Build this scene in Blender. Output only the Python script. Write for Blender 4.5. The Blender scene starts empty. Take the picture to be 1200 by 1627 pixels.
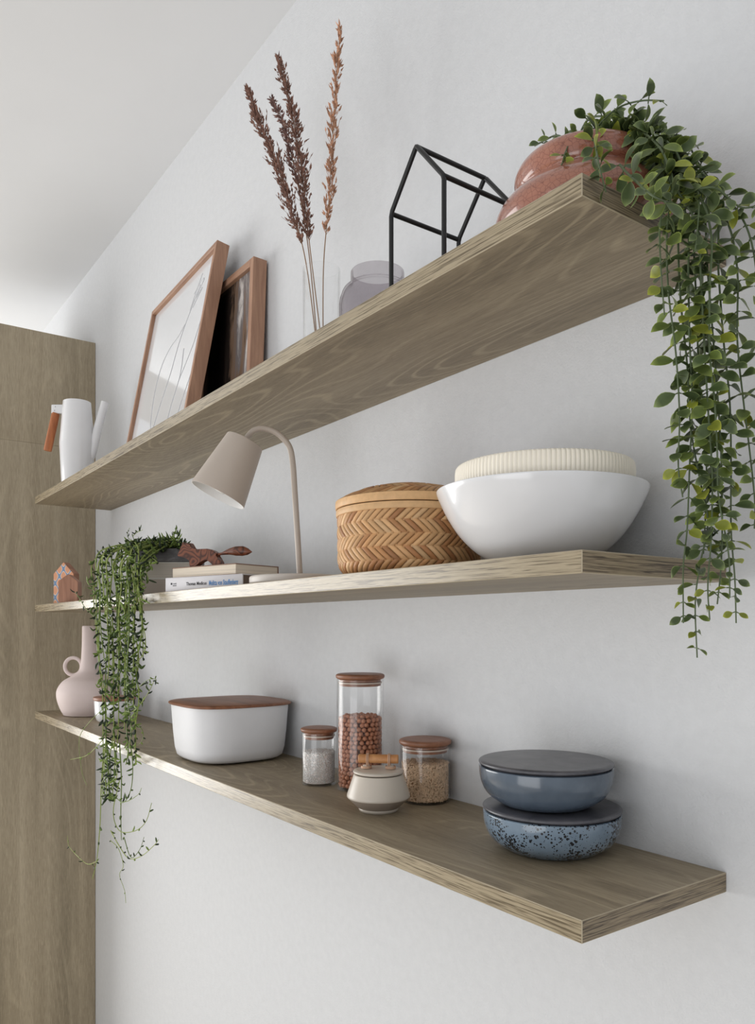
import bpy, bmesh, math, random
from mathutils import Vector, Matrix, Quaternion
PI = math.pi
C = bpy.context.scene.collection
S = bpy.context.scene

# ------------------------------------------------------------------ camera, world, light, exposure
EYE = 1.62
ANG = math.atan(893 / 1239)
FW = Vector((-math.cos(ANG), math.sin(ANG), 0))
RT = Vector((math.sin(ANG), math.cos(ANG), 0))
CAM = Vector((0.48683, -0.59014, EYE))
cd = bpy.data.cameras.new('camera')
cam = bpy.data.objects.new('camera', cd); C.objects.link(cam)
cam.location = CAM
cam.rotation_euler = (PI / 2, 0, math.atan2(FW.y, FW.x) - PI / 2)
cd.sensor_fit = 'HORIZONTAL'; cd.sensor_width = 36; cd.lens = 1239 * 36 / 1200
cd.shift_y = (997 - 813.5) / 1200
cd.clip_start = 0.02
S.camera = cam

S.view_settings.view_transform = 'Standard'; S.view_settings.look = 'None'
S.view_settings.gamma = 1; S.view_settings.use_curve_mapping = False
S.view_settings.exposure = -0.06

w = bpy.data.worlds.new('room_light'); S.world = w; w.use_nodes = True
w.node_tree.nodes['Background'].inputs[0].default_value = (0.955, 0.98, 1.0, 1)
w.node_tree.nodes['Background'].inputs[1].default_value = 0.66

def area(name, loc, target, sx, sy, power, col):
    l = bpy.data.lights.new(name, 'AREA'); l.shape = 'RECTANGLE'; l.size = sx; l.size_y = sy
    l.energy = power; l.color = col
    o = bpy.data.objects.new(name, l); C.objects.link(o); o.location = loc
    d = Vector(target) - Vector(loc)
    o.rotation_euler = d.to_track_quat('-Z', 'Y').to_euler()
    return o
area('window_daylight', (-4.3, -2.0, EYE - 0.2), (-0.6, 0.2, EYE), 2.6, 1.9, 96, (1.0, 0.99, 0.965))
area('room_daylight', (0.5, -2.9, EYE - 0.8), (-1.6, 0.1, EYE + 0.6), 2.2, 1.6, 30, (0.97, 0.98, 1.0))

# ------------------------------------------------------------------ helpers
def s2l(c):
    r = []
    for v in c:
        v = v / 255
        r.append(v / 12.92 if v <= 0.04045 else ((v + 0.055) / 1.055) ** 2.4)
    return (*r, 1)

def at(px, py, y):                        # point of the place seen at (px, py) on the plane y
    t = (px - 600) / 1239
    d = FW + RT * t
    s = (y - CAM.y) / d.y
    return Vector((CAM.x + s * d.x, y, EYE + (997 - py) * s / 1239))
def at_x(px, py, x):
    t = (px - 600) / 1239
    d = FW + RT * t
    s = (x - CAM.x) / d.x
    return Vector((x, CAM.y + s * d.y, EYE + (997 - py) * s / 1239))

class NT:
    def __init__(self, name):
        self.m = bpy.data.materials.new(name); self.m.use_nodes = True
        self.t = self.m.node_tree; self.n = self.t.nodes; self.b = self.n['Principled BSDF']
        self.out = self.n['Material Output']
    def add(self, typ, **kw):
        n = self.n.new(typ)
        for k, v in kw.items():
            if k in n.inputs: n.inputs[k].default_value = v
            else: setattr(n, k, v)
        return n
    def link(self, a, b): self.t.links.new(a, b)
    def coords(self, scale=(1, 1, 1), loc=(0, 0, 0), kind='Object'):
        tc = self.add('ShaderNodeTexCoord'); mp = self.add('ShaderNodeMapping')
        mp.inputs['Scale'].default_value = scale; mp.inputs['Location'].default_value = loc
        self.link(tc.outputs[kind], mp.inputs[0]); return mp.outputs[0]
    def noise(self, vec, scale, detail=4, rough=0.55, dist=0):
        n = self.add('ShaderNodeTexNoise'); n.inputs['Scale'].default_value = scale
        n.inputs['Detail'].default_value = detail; n.inputs['Roughness'].default_value = rough
        n.inputs['Distortion'].default_value = dist
        self.link(vec, n.inputs['Vector']); return n.outputs['Fac']
    def ramp(self, fac, stops):
        r = self.add('ShaderNodeValToRGB'); e = r.color_ramp.elements
        while len(e) < len(stops): e.new(0.5)
        for i, (p, c) in enumerate(stops):
            e[i].position = p; e[i].color = c if len(c) == 4 else s2l(c)
        self.link(fac, r.inputs[0]); return r.outputs[0]
    def mix(self, a, b, fac, mode='MIX'):
        m = self.add('ShaderNodeMix', data_type='RGBA', blend_type=mode)
        for v, i in ((fac, 0), (a, 6), (b, 7)):
            if isinstance(v, (int, float, tuple)): m.inputs[i].default_value = v
            else: self.link(v, m.inputs[i])
        return m.outputs[2]
    def math(self, op, a, b=0.0):
        m = self.add('ShaderNodeMath', operation=op)
        for v, i in ((a, 0), (b, 1)):
            if isinstance(v, (int, float)): m.inputs[i].default_value = v
            else: self.link(v, m.inputs[i])
        return m.outputs[0]
    def bump(self, h, strength, dist=0.001):
        b = self.add('ShaderNodeBump'); b.inputs['Strength'].default_value = strength
        b.inputs['Distance'].default_value = dist
        self.link(h, b.inputs['Height']); self.link(b.outputs[0], self.b.inputs['Normal'])
    def color(self, v): self.link(v, self.b.inputs['Base Color'])

def plain(name, col, rough=0.5, spec=0.5, coat=0, metal=0, var=0.06, vscale=30, bump=0.0, bscale=200, sss=0):
    k = NT(name)
    v = k.coords()
    f = k.noise(v, vscale, 4)
    c = s2l(col)
    a = tuple(min(1, x * (1 - var)) for x in c[:3]) + (1,); b = tuple(min(1, x * (1 + var)) for x in c[:3]) + (1,)
    k.color(k.ramp(f, [(0.3, a), (0.7, b)]))
    k.b.inputs['Roughness'].default_value = rough
    k.b.inputs['Specular IOR Level'].default_value = spec
    k.b.inputs['Coat Weight'].default_value = coat
    k.b.inputs['Coat Roughness'].default_value = 0.06
    k.b.inputs['Metallic'].default_value = metal
    if bump: k.bump(k.noise(v, bscale, 3), bump, 0.001)
    return k.m

def oak(name, axis, dark, mid, light, seed=0, edge=False, planks=0, rough=0.5, ring=0.55, freq=170):
    """limed oak; grain runs along axis (0 x, 1 y, 2 z)"""
    k = NT(name)
    def sc(along, across):
        s = [across] * 3; s[axis] = along; return tuple(s)
    off = (seed * 3.7, seed * 1.9, seed * 5.3)
    # slow warp
    base = k.coords(sc(0.9, 5.0), off)
    wv = k.add('ShaderNodeTexNoise'); wv.inputs['Scale'].default_value = 1.0; wv.inputs['Detail'].default_value = 2
    k.link(base, wv.inputs['Vector'])
    if edge:
        g = k.noise(k.coords(sc(16, 820), off), 1.0, 2, 0.6, 0.9)
        g2 = k.noise(k.coords(sc(8, 330), off), 1.0, 3, 0.6, 1.2)
        f = k.math('ADD', k.math('MULTIPLY', g, 0.62), k.math('MULTIPLY', g2, 0.38))
        col = k.ramp(f, [(0.41, dark), (0.485, mid), (0.55, light), (0.66, mid)])
        k.bump(f, 0.08, 0.0005)
    else:
        # growth rings: contours of a stretched noise field
        field = k.noise(k.coords(sc(1.0, 5.2), off), 1.0, 1.5, 0.45, 0.25)
        rings = k.math('SINE', k.math('MULTIPLY', field, freq))
        ringm = k.math('MULTIPLY', k.math('ADD', rings, 1.0), 0.5)
        soft = k.noise(k.coords(sc(1.1, 9), (off[0] + 5, off[1], off[2])), 1.0, 3)
        gate = k.ramp(soft, [(0.40, (0, 0, 0, 1)), (0.58, (1, 1, 1, 1))])
        streak = k.noise(k.coords(sc(26, 520), off), 1.0, 4, 0.65)
        broad = k.noise(k.coords(sc(0.8, 16), off), 1.0, 3, 0.6)
        col = k.ramp(broad, [(0.3, dark), (0.5, mid), (0.72, light)])
        rc = k.ramp(ringm, [(0.0, (0, 0, 0, 1)), (0.8, (0.06, 0.06, 0.06, 1)), (1.0, (1, 1, 1, 1))])
        rg = k.math('MULTIPLY', k.math('MULTIPLY', rc, gate), ring)
        pl = tuple(min(1, x * 1.45) for x in s2l(light)[:3]) + (1,)
        col = k.mix(col, pl, rg)
        st = k.ramp(streak, [(0.36, (0.70, 0.69, 0.67, 1)), (0.52, (1, 1, 1, 1)), (0.7, (1.0, 1.0, 1.0, 1))])
        col = k.mix(col, st, 0.75, 'MULTIPLY')
        pore = k.noise(k.coords(sc(34, 1100), off), 1.0, 2, 0.6)
        col = k.mix(col, pl, k.math('MULTIPLY', k.ramp(pore, [(0.56, (0, 0, 0, 1)), (0.68, (1, 1, 1, 1))]), 0.42))
        if planks:
            sep = k.add('ShaderNodeSeparateXYZ'); tc = k.add('ShaderNodeTexCoord'); k.link(tc.outputs['Object'], sep.inputs[0])
            idx = k.math('FLOOR', k.math('DIVIDE', k.math('ADD', sep.outputs[1], 0.03), planks))
            wn = k.add('ShaderNodeTexWhiteNoise', noise_dimensions='1D'); k.link(idx, wn.inputs['W'])
            pv = k.ramp(wn.outputs['Value'], [(0, (0.86, 0.86, 0.85, 1)), (1, (1, 1, 1, 1))])
            col = k.mix(col, pv, 1.0, 'MULTIPLY')
        k.bump(streak, 0.18, 0.0006)
    k.color(col)
    k.b.inputs['Roughness'].default_value = rough
    return k.m

def lidwood(name, dark, light, axis=0, scale=1.0, rough=0.45):
    k = NT(name)
    s = [60 * scale] * 3; s[axis] = 6 * scale
    g = k.noise(k.coords(tuple(s)), 1.0, 4, 0.6, 0.6)
    k.color(k.ramp(g, [(0.3, dark), (0.7, light)]))
    k.b.inputs['Roughness'].default_value = rough
    k.bump(g, 0.1, 0.0005)
    return k.m

def thin_glass(name, tint=(1, 1, 1), edge=(0.8, 0.82, 0.82), blend=0.35):
    k = NT(name)
    k.n.remove(k.b)
    tr = k.add('ShaderNodeBsdfTransparent'); gl = k.add('ShaderNodeBsdfGlossy', Roughness=0.03)
    lw = k.add('ShaderNodeLayerWeight', Blend=blend)
    col = k.ramp(lw.outputs['Facing'], [(0.0, (*tint, 1)), (0.65, (*tint, 1)), (1.0, (*edge, 1))])
    k.link(col, tr.inputs[0])
    fc = k.add('ShaderNodeLayerWeight', Blend=0.5)
    fr = k.math('ADD', k.math('MULTIPLY', k.math('POWER', fc.outputs['Facing'], 4.0), 0.55), 0.03)
    ms = k.add('ShaderNodeMixShader')
    k.link(fr, ms.inputs[0]); k.link(tr.outputs[0], ms.inputs[1]); k.link(gl.outputs[0], ms.inputs[2])
    k.link(ms.outputs[0], k.out.inputs[0])
    return k.m

def attr_mat(name, attr='col', rough=0.5, spec=0.5, vein=None, coat=0.0, trans=0.0):
    k = NT(name)
    a = k.add('ShaderNodeAttribute', attribute_name=attr)
    n = k.noise(k.coords((120, 120, 120)), 1.0, 3)
    f = k.ramp(n, [(0.3, (0.86, 0.86, 0.86, 1)), (0.7, (1, 1, 1, 1))])
    k.color(k.mix(a.outputs['Color'], f, 1.0, 'MULTIPLY'))
    k.b.inputs['Roughness'].default_value = rough; k.b.inputs['Specular IOR Level'].default_value = spec
    k.b.inputs['Coat Weight'].default_value = coat
    return k.m

def finish(name, bm, mats, parent=None, smooth=30, loc=None, rotz=None):
    me = bpy.data.meshes.new(name)
    bmesh.ops.recalc_face_normals(bm, faces=bm.faces) if smooth is not None and smooth >= 0 else None
    bm.to_mesh(me); bm.free()
    if smooth: me.shade_smooth(); me.set_sharp_from_angle(angle=math.radians(abs(smooth)))
    for m in (mats if isinstance(mats, (list, tuple)) else [mats]): me.materials.append(m)
    o = bpy.data.objects.new(name, me); C.objects.link(o)
    if parent: o.parent = parent
    if loc is not None: o.location = loc
    if rotz is not None: o.rotation_euler = (0, 0, rotz)
    return o
def tag(o, label=None, cat=None, group=None, kind=None):
    if label: o['label'] = label
    if cat: o['category'] = cat
    if group: o['group'] = group
    if kind: o['kind'] = kind
    return o
def thing(name, label, cat, loc, rotz=0, group=None):
    o = bpy.data.objects.new(name, None); C.objects.link(o)
    o.empty_display_size = 0.02; o.location = loc; o.rotation_euler = (0, 0, rotz)
    return tag(o, label, cat, group)

def box(bm, x0, x1, y0, y1, z0, z1, bev=0.0, seg=2, mi=0):
    vs = [bm.verts.new(p) for p in ((x0, y0, z0), (x1, y0, z0), (x1, y1, z0), (x0, y1, z0), (x0, y0, z1), (x1, y0, z1), (x1, y1, z1), (x0, y1, z1))]
    fs = [bm.faces.new([vs[i] for i in q]) for q in ((0, 3, 2, 1), (4, 5, 6, 7), (0, 1, 5, 4), (1, 2, 6, 5), (2, 3, 7, 6), (3, 0, 4, 7))]
    for q in fs: q.material_index = mi
    if bev:
        es = list({e for q in fs for e in q.edges})
        bmesh.ops.bevel(bm, geom=es, offset=bev, segments=seg, affect='EDGES', profile=0.5)
    return bm
def lathe(bm, prof, seg=64, mi=0, M=None, ribs=None, close=False):
    """revolve (r, z) points; r = 0 ends become poles"""
    rings = []
    for (r, z) in prof:
        if r < 1e-6: rings.append([bm.verts.new((0, 0, z))])
        else:
            ring = []
            for i in range(seg):
                a = 2 * PI * i / seg
                rr = r + (ribs(a, r, z) if ribs else 0)
                ring.append(bm.verts.new((rr * math.cos(a), rr * math.sin(a), z)))
            rings.append(ring)
    allv = [v for q in rings for v in q]
    if close: rings.append(rings[0])
    for A, B in zip(rings, rings[1:]):
        for i in range(seg):
            j = (i + 1) % seg
            if len(A) == 1 and len(B) == 1: continue
            if len(A) == 1: q = [A[0], B[j], B[i]]
            elif len(B) == 1: q = [A[i], A[j], B[0]]
            else: q = [A[i], A[j], B[j], B[i]]
            bm.faces.new(q).material_index = mi
    if M is not None: bmesh.ops.transform(bm, matrix=M, verts=allv)
    return allv
def rnd(prof, n=4, rad=0.002):
    """round the inner corners of a profile"""
    out = [prof[0]]
    for a, b, c in zip(prof, prof[1:], prof[2:]):
        A, B, D = Vector(a), Vector(b), Vector(c)
        u, v = A - B, D - B
        r = min(rad, u.length * 0.45, v.length * 0.45)
        if r < 1e-6: out.append(b); continue
        p, q = B + u.normalized() * r, B + v.normalized() * r
        for i in range(n + 1):
            t = i / n
            w_ = p * (1 - t) ** 2 + B * 2 * t * (1 - t) + q * t * t
            out.append((w_.x, w_.y))
    out.append(prof[-1]); return out
def catmull(P, n=6):
    P = [Vector(p) for p in P]
    if len(P) < 3: return P
    Q = [P[0] * 2 - P[1]] + P + [P[-1] * 2 - P[-2]]
    out = []
    for i in range(1, len(Q) - 2):
        a, b, c, d = Q[i - 1:i + 3]
        for j in range(n):
            t = j / n
            out.append(0.5 * ((2 * b) + (c - a) * t + (2 * a - 5 * b + 4 * c - d) * t * t + (3 * b - a - 3 * c + d) * t ** 3))
    out.append(P[-1]); return out
def tube(bm, P, r, seg=8, mi=0, cap=True, r1=None, rf=None, closed=False):
    P = [Vector(p) for p in P]; n = len(P)
    up = None; rings = []
    for i, p in enumerate(P):
        if closed: t = P[(i + 1) % n] - P[i - 1]
        else: t = P[min(i + 1, n - 1)] - P[max(i - 1, 0)]
        if t.length < 1e-9: t = Vector((0, 0, 1))
        t.normalize()
        if up is None:
            up = t.orthogonal().normalized()
        up = (up - t * up.dot(t))
        up = up.normalized() if up.length > 1e-6 else t.orthogonal().normalized()
        s = t.cross(up)
        k = i / max(1, n - 1)
        rr = rf(k) if rf else (r if r1 is None else r + (r1 - r) * k)
        rings.append([bm.verts.new(p + (up * math.cos(2 * PI * j / seg) + s * math.sin(2 * PI * j / seg)) * rr) for j in range(seg)])
    pairs = list(zip(rings, rings[1:])) + ([(rings[-1], rings[0])] if closed else [])
    for A, B in pairs:
        for j in range(seg):
            bm.faces.new([A[j], A[(j + 1) % seg], B[(j + 1) % seg], B[j]]).material_index = mi
    if cap and not closed:
        bm.faces.new(rings[0][::-1]).material_index = mi; bm.faces.new(rings[-1]).material_index = mi
    return rings
def extrude_poly(bm, pts, M, depth, bev=0, seg=2, mi=0):
    """pts 2D (u, v); M maps (u, v, w); w from 0 to depth"""
    a = [bm.verts.new(M @ Vector((u, v, 0))) for u, v in pts]
    b = [bm.verts.new(M @ Vector((u, v, depth))) for u, v in pts]
    fs = [bm.faces.new(a[::-1]), bm.faces.new(b)]
    n = len(pts)
    for i in range(n): fs.append(bm.faces.new([a[i], a[(i + 1) % n], b[(i + 1) % n], b[i]]))
    for q in fs: q.material_index = mi
    if bev: bmesh.ops.bevel(bm, geom=list({e for q in fs for e in q.edges}), offset=bev, segments=seg, affect='EDGES')
    return fs
def text_mesh(body, size, font_squeeze=1.0, bold=0.0):
    cu = bpy.data.curves.new('txt', 'FONT'); cu.body = body; cu.size = size; cu.extrude = 0.00012; cu.offset = bold
    o = bpy.data.objects.new('txt', cu); C.objects.link(o)
    bpy.context.view_layer.update()
    me = bpy.data.meshes.new_from_object(o.evaluated_get(bpy.context.evaluated_depsgraph_get()))
    bpy.data.objects.remove(o); bpy.data.curves.remove(cu)
    for v in me.vertices: v.co.x *= font_squeeze
    return me

TOP, MID, BOT = EYE + 0.4324, EYE + 0.0741, EYE - 0.2783       # upper faces of the three shelves
WALL = 0.25

# ------------------------------------------------------------------ materials of the room
k = NT('wall_paint'); v = k.coords()
n1 = k.noise(v, 260, 4, 0.6); n2 = k.noise(v, 60, 3)
k.color(k.ramp(n2, [(0.3, (213, 214, 216)), (0.7, (217, 218, 220))]))
k.b.inputs['Roughness'].default_value = 0.85; k.b.inputs['Specular IOR Level'].default_value = 0.2
k.bump(k.math('ADD', n1, n2), 0.5, 0.0016)
WALLM = k.m
CEIL = plain('ceiling_paint', (226, 227, 229), 0.9, 0.2, var=0.01, vscale=4)
FLOORM = oak('floor_boards', 0, (176, 166, 150), (192, 182, 166), (204, 194, 178), 9)

D_, M_, L_ = (128, 115, 94), (146, 132, 109), (162, 148, 124)
SHELF = [oak('oak_face_%s' % n, 0, D_, M_, L_, s, freq=230) for n, s in (('upper', 1.1), ('middle', 2.3), ('lower', 3.9))]
EDGEX = oak('oak_front_edge', 0, (96, 83, 63), (148, 134, 109), (168, 154, 128), 4, edge=True, rough=0.24)
EDGEY = oak('oak_end_edge', 1, (74, 62, 48), (124, 109, 87), (150, 135, 109), 5, edge=True, rough=0.45)
RIM = plain('oak_edge_line', (176, 163, 139), 0.5)
WARD = oak('oak_wardrobe', 2, (156, 143, 120), (172, 158, 134), (186, 172, 148), 6.4, planks=0.1, ring=0.22, freq=110)

# ------------------------------------------------------------------ room
bm = bmesh.new(); box(bm, -4.6, 2.4, WALL, WALL + 0.12, 0, EYE + 1.35)
tag(finish('wall_back', bm, WALLM, smooth=0), kind='structure')
bm = bmesh.new(); box(bm, -4.6, 2.4, -3.8, WALL + 0.12, EYE + 1.35, EYE + 1.45)
tag(finish('ceiling', bm, CEIL, smooth=0), kind='structure')
bm = bmesh.new(); box(bm, -4.6, 2.4, -3.8, WALL + 0.12, -0.1, 0)
tag(finish('floor', bm, FLOORM, smooth=0), kind='structure')

# wardrobe standing left of the shelves, its side panel facing us
t = thing('wardrobe', 'tall greyish oak wardrobe side standing left of the wall shelves', 'wardrobe', (-2.77, 0.02, 0))
bm = bmesh.new(); box(bm, -0.29, 0.29, -0.21, 0.228, 0.0, EYE + 1.03, 0.001)
finish('carcass', bm, WARD, t)
bm = bmesh.new(); box(bm, 0.29, 0.308, -0.22, 0.229, 0.0, EYE + 0.652, 0.0008)
box(bm, 0.29, 0.308, -0.22, 0.229, EYE + 0.6523, EYE + 1.052, 0.0008)
finish('side_panel', bm, WARD, t)
for s in (-1, 1):
    bm = bmesh.new(); box(bm, min(s * 0.002, s * 0.306), max(s * 0.002, s * 0.306), -0.242, -0.222, 0.08, EYE + 1.03, 0.001)
    d = finish('door', bm, WARD, t)
    bm = bmesh.new(); tube(bm, [(s * 0.03, -0.243, 1.0), (s * 0.03, -0.262, 1.005), (s * 0.03, -0.262, 1.175), (s * 0.03, -0.243, 1.18)], 0.004)
    finish('handle', bm, plain('handle_metal', (60, 60, 60), 0.4), d)

def shelf(z, mat, label):
    bm = bmesh.new()
    x0, x1, y0, y1, th, b = -2.277, 0.0, 0.0, WALL - 0.0004, 0.0225, 0.0009
    box(bm, x0, x1, y0, y1, z - th, z)
    bmesh.ops.bevel(bm, geom=bm.edges[:], offset=b, segments=1, affect='EDGES')
    bm.normal_update()
    for f in bm.faces:
        n = f.normal; a = [abs(c) for c in n]
        if max(a) < 0.99: f.material_index = 3
        elif a[2] > 0.9: f.material_index = 0
        elif a[1] > 0.9: f.material_index = 1
        else: f.material_index = 2
    o = finish('wall_shelf', bm, [mat, EDGEX, EDGEY, RIM], smooth=0)
    return tag(o, label, 'shelf', 'floating oak wall shelves')
shelf(TOP, SHELF[0], 'topmost floating oak shelf, holding the picture frames and the wire house')
shelf(MID, SHELF[1], 'middle floating oak shelf, holding the desk lamp, woven basket and bowls')
shelf(BOT, SHELF[2], 'lowest floating oak shelf, holding the glass jars and blue bowls')

# ------------------------------------------------------------------ materials of things
WHITE = plain('white_glaze', (232, 232, 234), 0.18, 0.5, coat=0.4, var=0.01)
MATTEW = plain('white_stoneware', (226, 226, 228), 0.55, var=0.015)
REDW = lidwood('reddish_wood', (118, 76, 54), (158, 108, 80), 0)
FRAMEW = lidwood('frame_wood', (150, 112, 90), (180, 140, 114), 2, 1.6, 0.5)
FRAMEH = lidwood('frame_wood_flat', (150, 112, 90), (180, 140, 114), 0, 1.6, 0.5)
CLEAR = thin_glass('clear_glass', (0.997, 0.998, 0.998), (0.92, 0.93, 0.93))
BLACK = plain('black_metal', (20, 20, 21), 0.45)
CORK = lidwood('bamboo', (176, 118, 70), (206, 150, 98), 0)

# ------------------------------------------------------------------ TOP SHELF
# white jug
t = thing('jug', 'tall white jug with wooden handle at the left end of the top shelf', 'jug', (-2.105, 0.09, TOP), math.atan2(RT.y, RT.x))
bm = bmesh.new()
lathe(bm, rnd([(0, 0), (0.046, 0), (0.0535, 0.155), (0.0425, 0.290), (0.0395, 0.290), (0.050, 0.155), (0.043, 0.004), (0, 0.004)], 3, 0.004), 72)
finish('body', bm, WHITE, t, 35)
bm = bmesh.new()
tube(bm, catmull([(0.034, 0, 0.100), (0.050, 0, 0.135), (0.068, 0, 0.212), (0.0895, 0, 0.290)], 5), 0.0145, 20, r1=0.0125, cap=False)
tube(bm, catmull([(0.034, 0, 0.100), (0.050, 0, 0.135), (0.068, 0, 0.212), (0.0895, 0, 0.290)], 5), 0.0115, 20, r1=0.0105, cap=False)
finish('spout', bm, WHITE, t, 60)
bm = bmesh.new(); box(bm, -0.080, -0.034, -0.009, 0.009, 0.252, 0.281, 0.004, 3)
br = finish('handle_bracket', bm, WHITE, t)
for zz in (0.261, 0.273):
    bm = bmesh.new(); bmesh.ops.create_uvsphere(bm, u_segments=10, v_segments=6, radius=0.0016)
    finish('rivet', bm, plain('rivet_metal', (150, 150, 150), 0.3, metal=0.8), br, loc=(-0.066 - (0.273 - zz) * 0.2, -0.009, zz))
bm = bmesh.new()
tube(bm, [(-0.0675, 0, 0.254), (-0.069, 0, 0.249), (-0.094, 0, 0.137), (-0.0945, 0, 0.134)], 0.0118, 20, rf=lambda k: 0.0125 if 0.1 < k < 0.9 else 0.0115)
finish('wooden_handle', bm, lidwood('orange_wood', (150, 84, 44), (192, 118, 70), 2), t, 50)

# framed pictures
def frame(label, corner, rotz, tilt, W, H, thick, bar, picmat, mat_paper=None):
    """corner = lower right front corner on the shelf; local x runs to the left end, y into the wall"""
    t = thing('framed_picture', label, 'picture frame', corner, rotz)
    R = Matrix.Rotation(-tilt, 4, 'X')
    def put(bm): bmesh.ops.transform(bm, matrix=R, verts=bm.verts); return bm
    for (a, b, c, d, m) in ((-bar, 0, 0, H, FRAMEW), (-W, -W + bar, 0, H, FRAMEW)):
        bm = bmesh.new(); box(bm, a, b, 0, thick, c, d, 0.0008, 1)
        finish('frame_side', put(bm), m, t)
    for (c, d) in ((0, bar), (H - bar, H)):
        bm = bmesh.new(); box(bm, -W + bar, -bar, 0, thick, c, d, 0.0008, 1)
        finish('frame_rail', put(bm), FRAMEH, t)
    bm = bmesh.new(); box(bm, -W + bar, -bar, 0.010, 0.014, bar, H - bar)
    p = finish('picture', put(bm), picmat, t)
    bm = bmesh.new(); box(bm, -W + bar, -bar, thick - 0.006, thick - 0.003, bar, H - bar)
    finish('back_board', put(bm), plain('back_board', (60, 50, 42), 0.8), t)
    return t, R, p
PAPER = plain('print_paper', (226, 227, 230), 0.12, 0.5, var=0.01, vscale=3, coat=0.6)
fr, R, pic = frame('large wooden frame with thin line drawing, leaning next to white jug', (-1.246, 0.0935, TOP), math.radians(-2.5), math.radians(10.65), 0.507, 0.4996, 0.032, 0.013, PAPER)
# the drawing: free single-line curves on the sheet (u from the right edge leftwards is negative)
def sheet_curve(pts, r=0.0006):
    bm_ = bmesh.new()
    P = catmull([(-0.507 * (1 - u), 0.0095, 0.4996 * v) for u, v in pts], 8)
    tube(bm_, P, r, 5)
    bmesh.ops.transform(bm_, matrix=R, verts=bm_.verts)
    return bm_
INK = plain('pencil_grey', (150, 151, 154), 0.6)
INKL = plain('pencil_pale', (204, 205, 208), 0.6)
for pts, m, r in (
        ([(0.66, 0.70), (0.58, 0.66), (0.46, 0.63), (0.36, 0.55), (0.33, 0.40), (0.36, 0.25), (0.40, 0.17), (0.34, 0.20), (0.26, 0.12)], INKL, 0.0007),
        ([(0.80, 0.86), (0.70, 0.74), (0.62, 0.62), (0.56, 0.45), (0.48, 0.30), (0.42, 0.16)], INKL, 0.0007),
        ([(0.74, 0.38), (0.86, 0.52), (0.92, 0.64), (0.95, 0.56), (0.93, 0.40), (0.84, 0.22), (0.80, 0.10)], INKL, 0.0007),
        ([(0.72, 0.55), (0.74, 0.40), (0.68, 0.24), (0.66, 0.10)], INKL, 0.0007),
        ([(0.26, 0.12), (0.30, 0.165), (0.36, 0.13), (0.30, 0.10), (0.25, 0.115)], INK, 0.001),
        ([(0.36, 0.13), (0.48, 0.10), (0.60, 0.11), (0.72, 0.13)], INK, 0.001),
        ([(0.72, 0.84), (0.80, 0.88), (0.84, 0.87), (0.76, 0.80), (0.84, 0.83), (0.74, 0.76)], INKL, 0.0008),
        ([(0.70, 0.76), (0.76, 0.86), (0.80, 0.92)], INKL, 0.0007)):
    finish('drawn_line', sheet_curve(pts, r), m, pic)

k = NT('bark_photo')
g = k.noise(k.coords((26, 1, 4.5), (1.3, 0, 0.4)), 1.0, 8, 0.62, 0.9)
g2 = k.noise(k.coords((9, 1, 1.6), (0.2, 0, 0.9)), 1.0, 3, 0.5, 0.5)
sx = k.add('ShaderNodeSeparateXYZ'); tc = k.add('ShaderNodeTexCoord'); k.link(tc.outputs['Object'], sx.inputs[0])
grad = k.math('MULTIPLY', k.math('ADD', sx.outputs[0], 0.15), 3.2)
f = k.math('ADD', k.math('MULTIPLY', g, 0.75), k.math('ADD', k.math('MULTIPLY', g2, 0.5), grad))
k.color(k.ramp(f, [(0.52, (12, 10, 10)), (0.70, (46, 38, 34)), (0.82, (128, 104, 86)), (0.92, (120, 114, 114)), (1.0, (214, 208, 204))]))
k.b.inputs['Roughness'].default_value = 0.25
frame('smaller wooden frame with dark weathered bark photograph, behind the large frame', (-1.1035, 0.196, TOP), 0, math.radians(2.2), 0.30, 0.4062, 0.034, 0.017, k.m)

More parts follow.
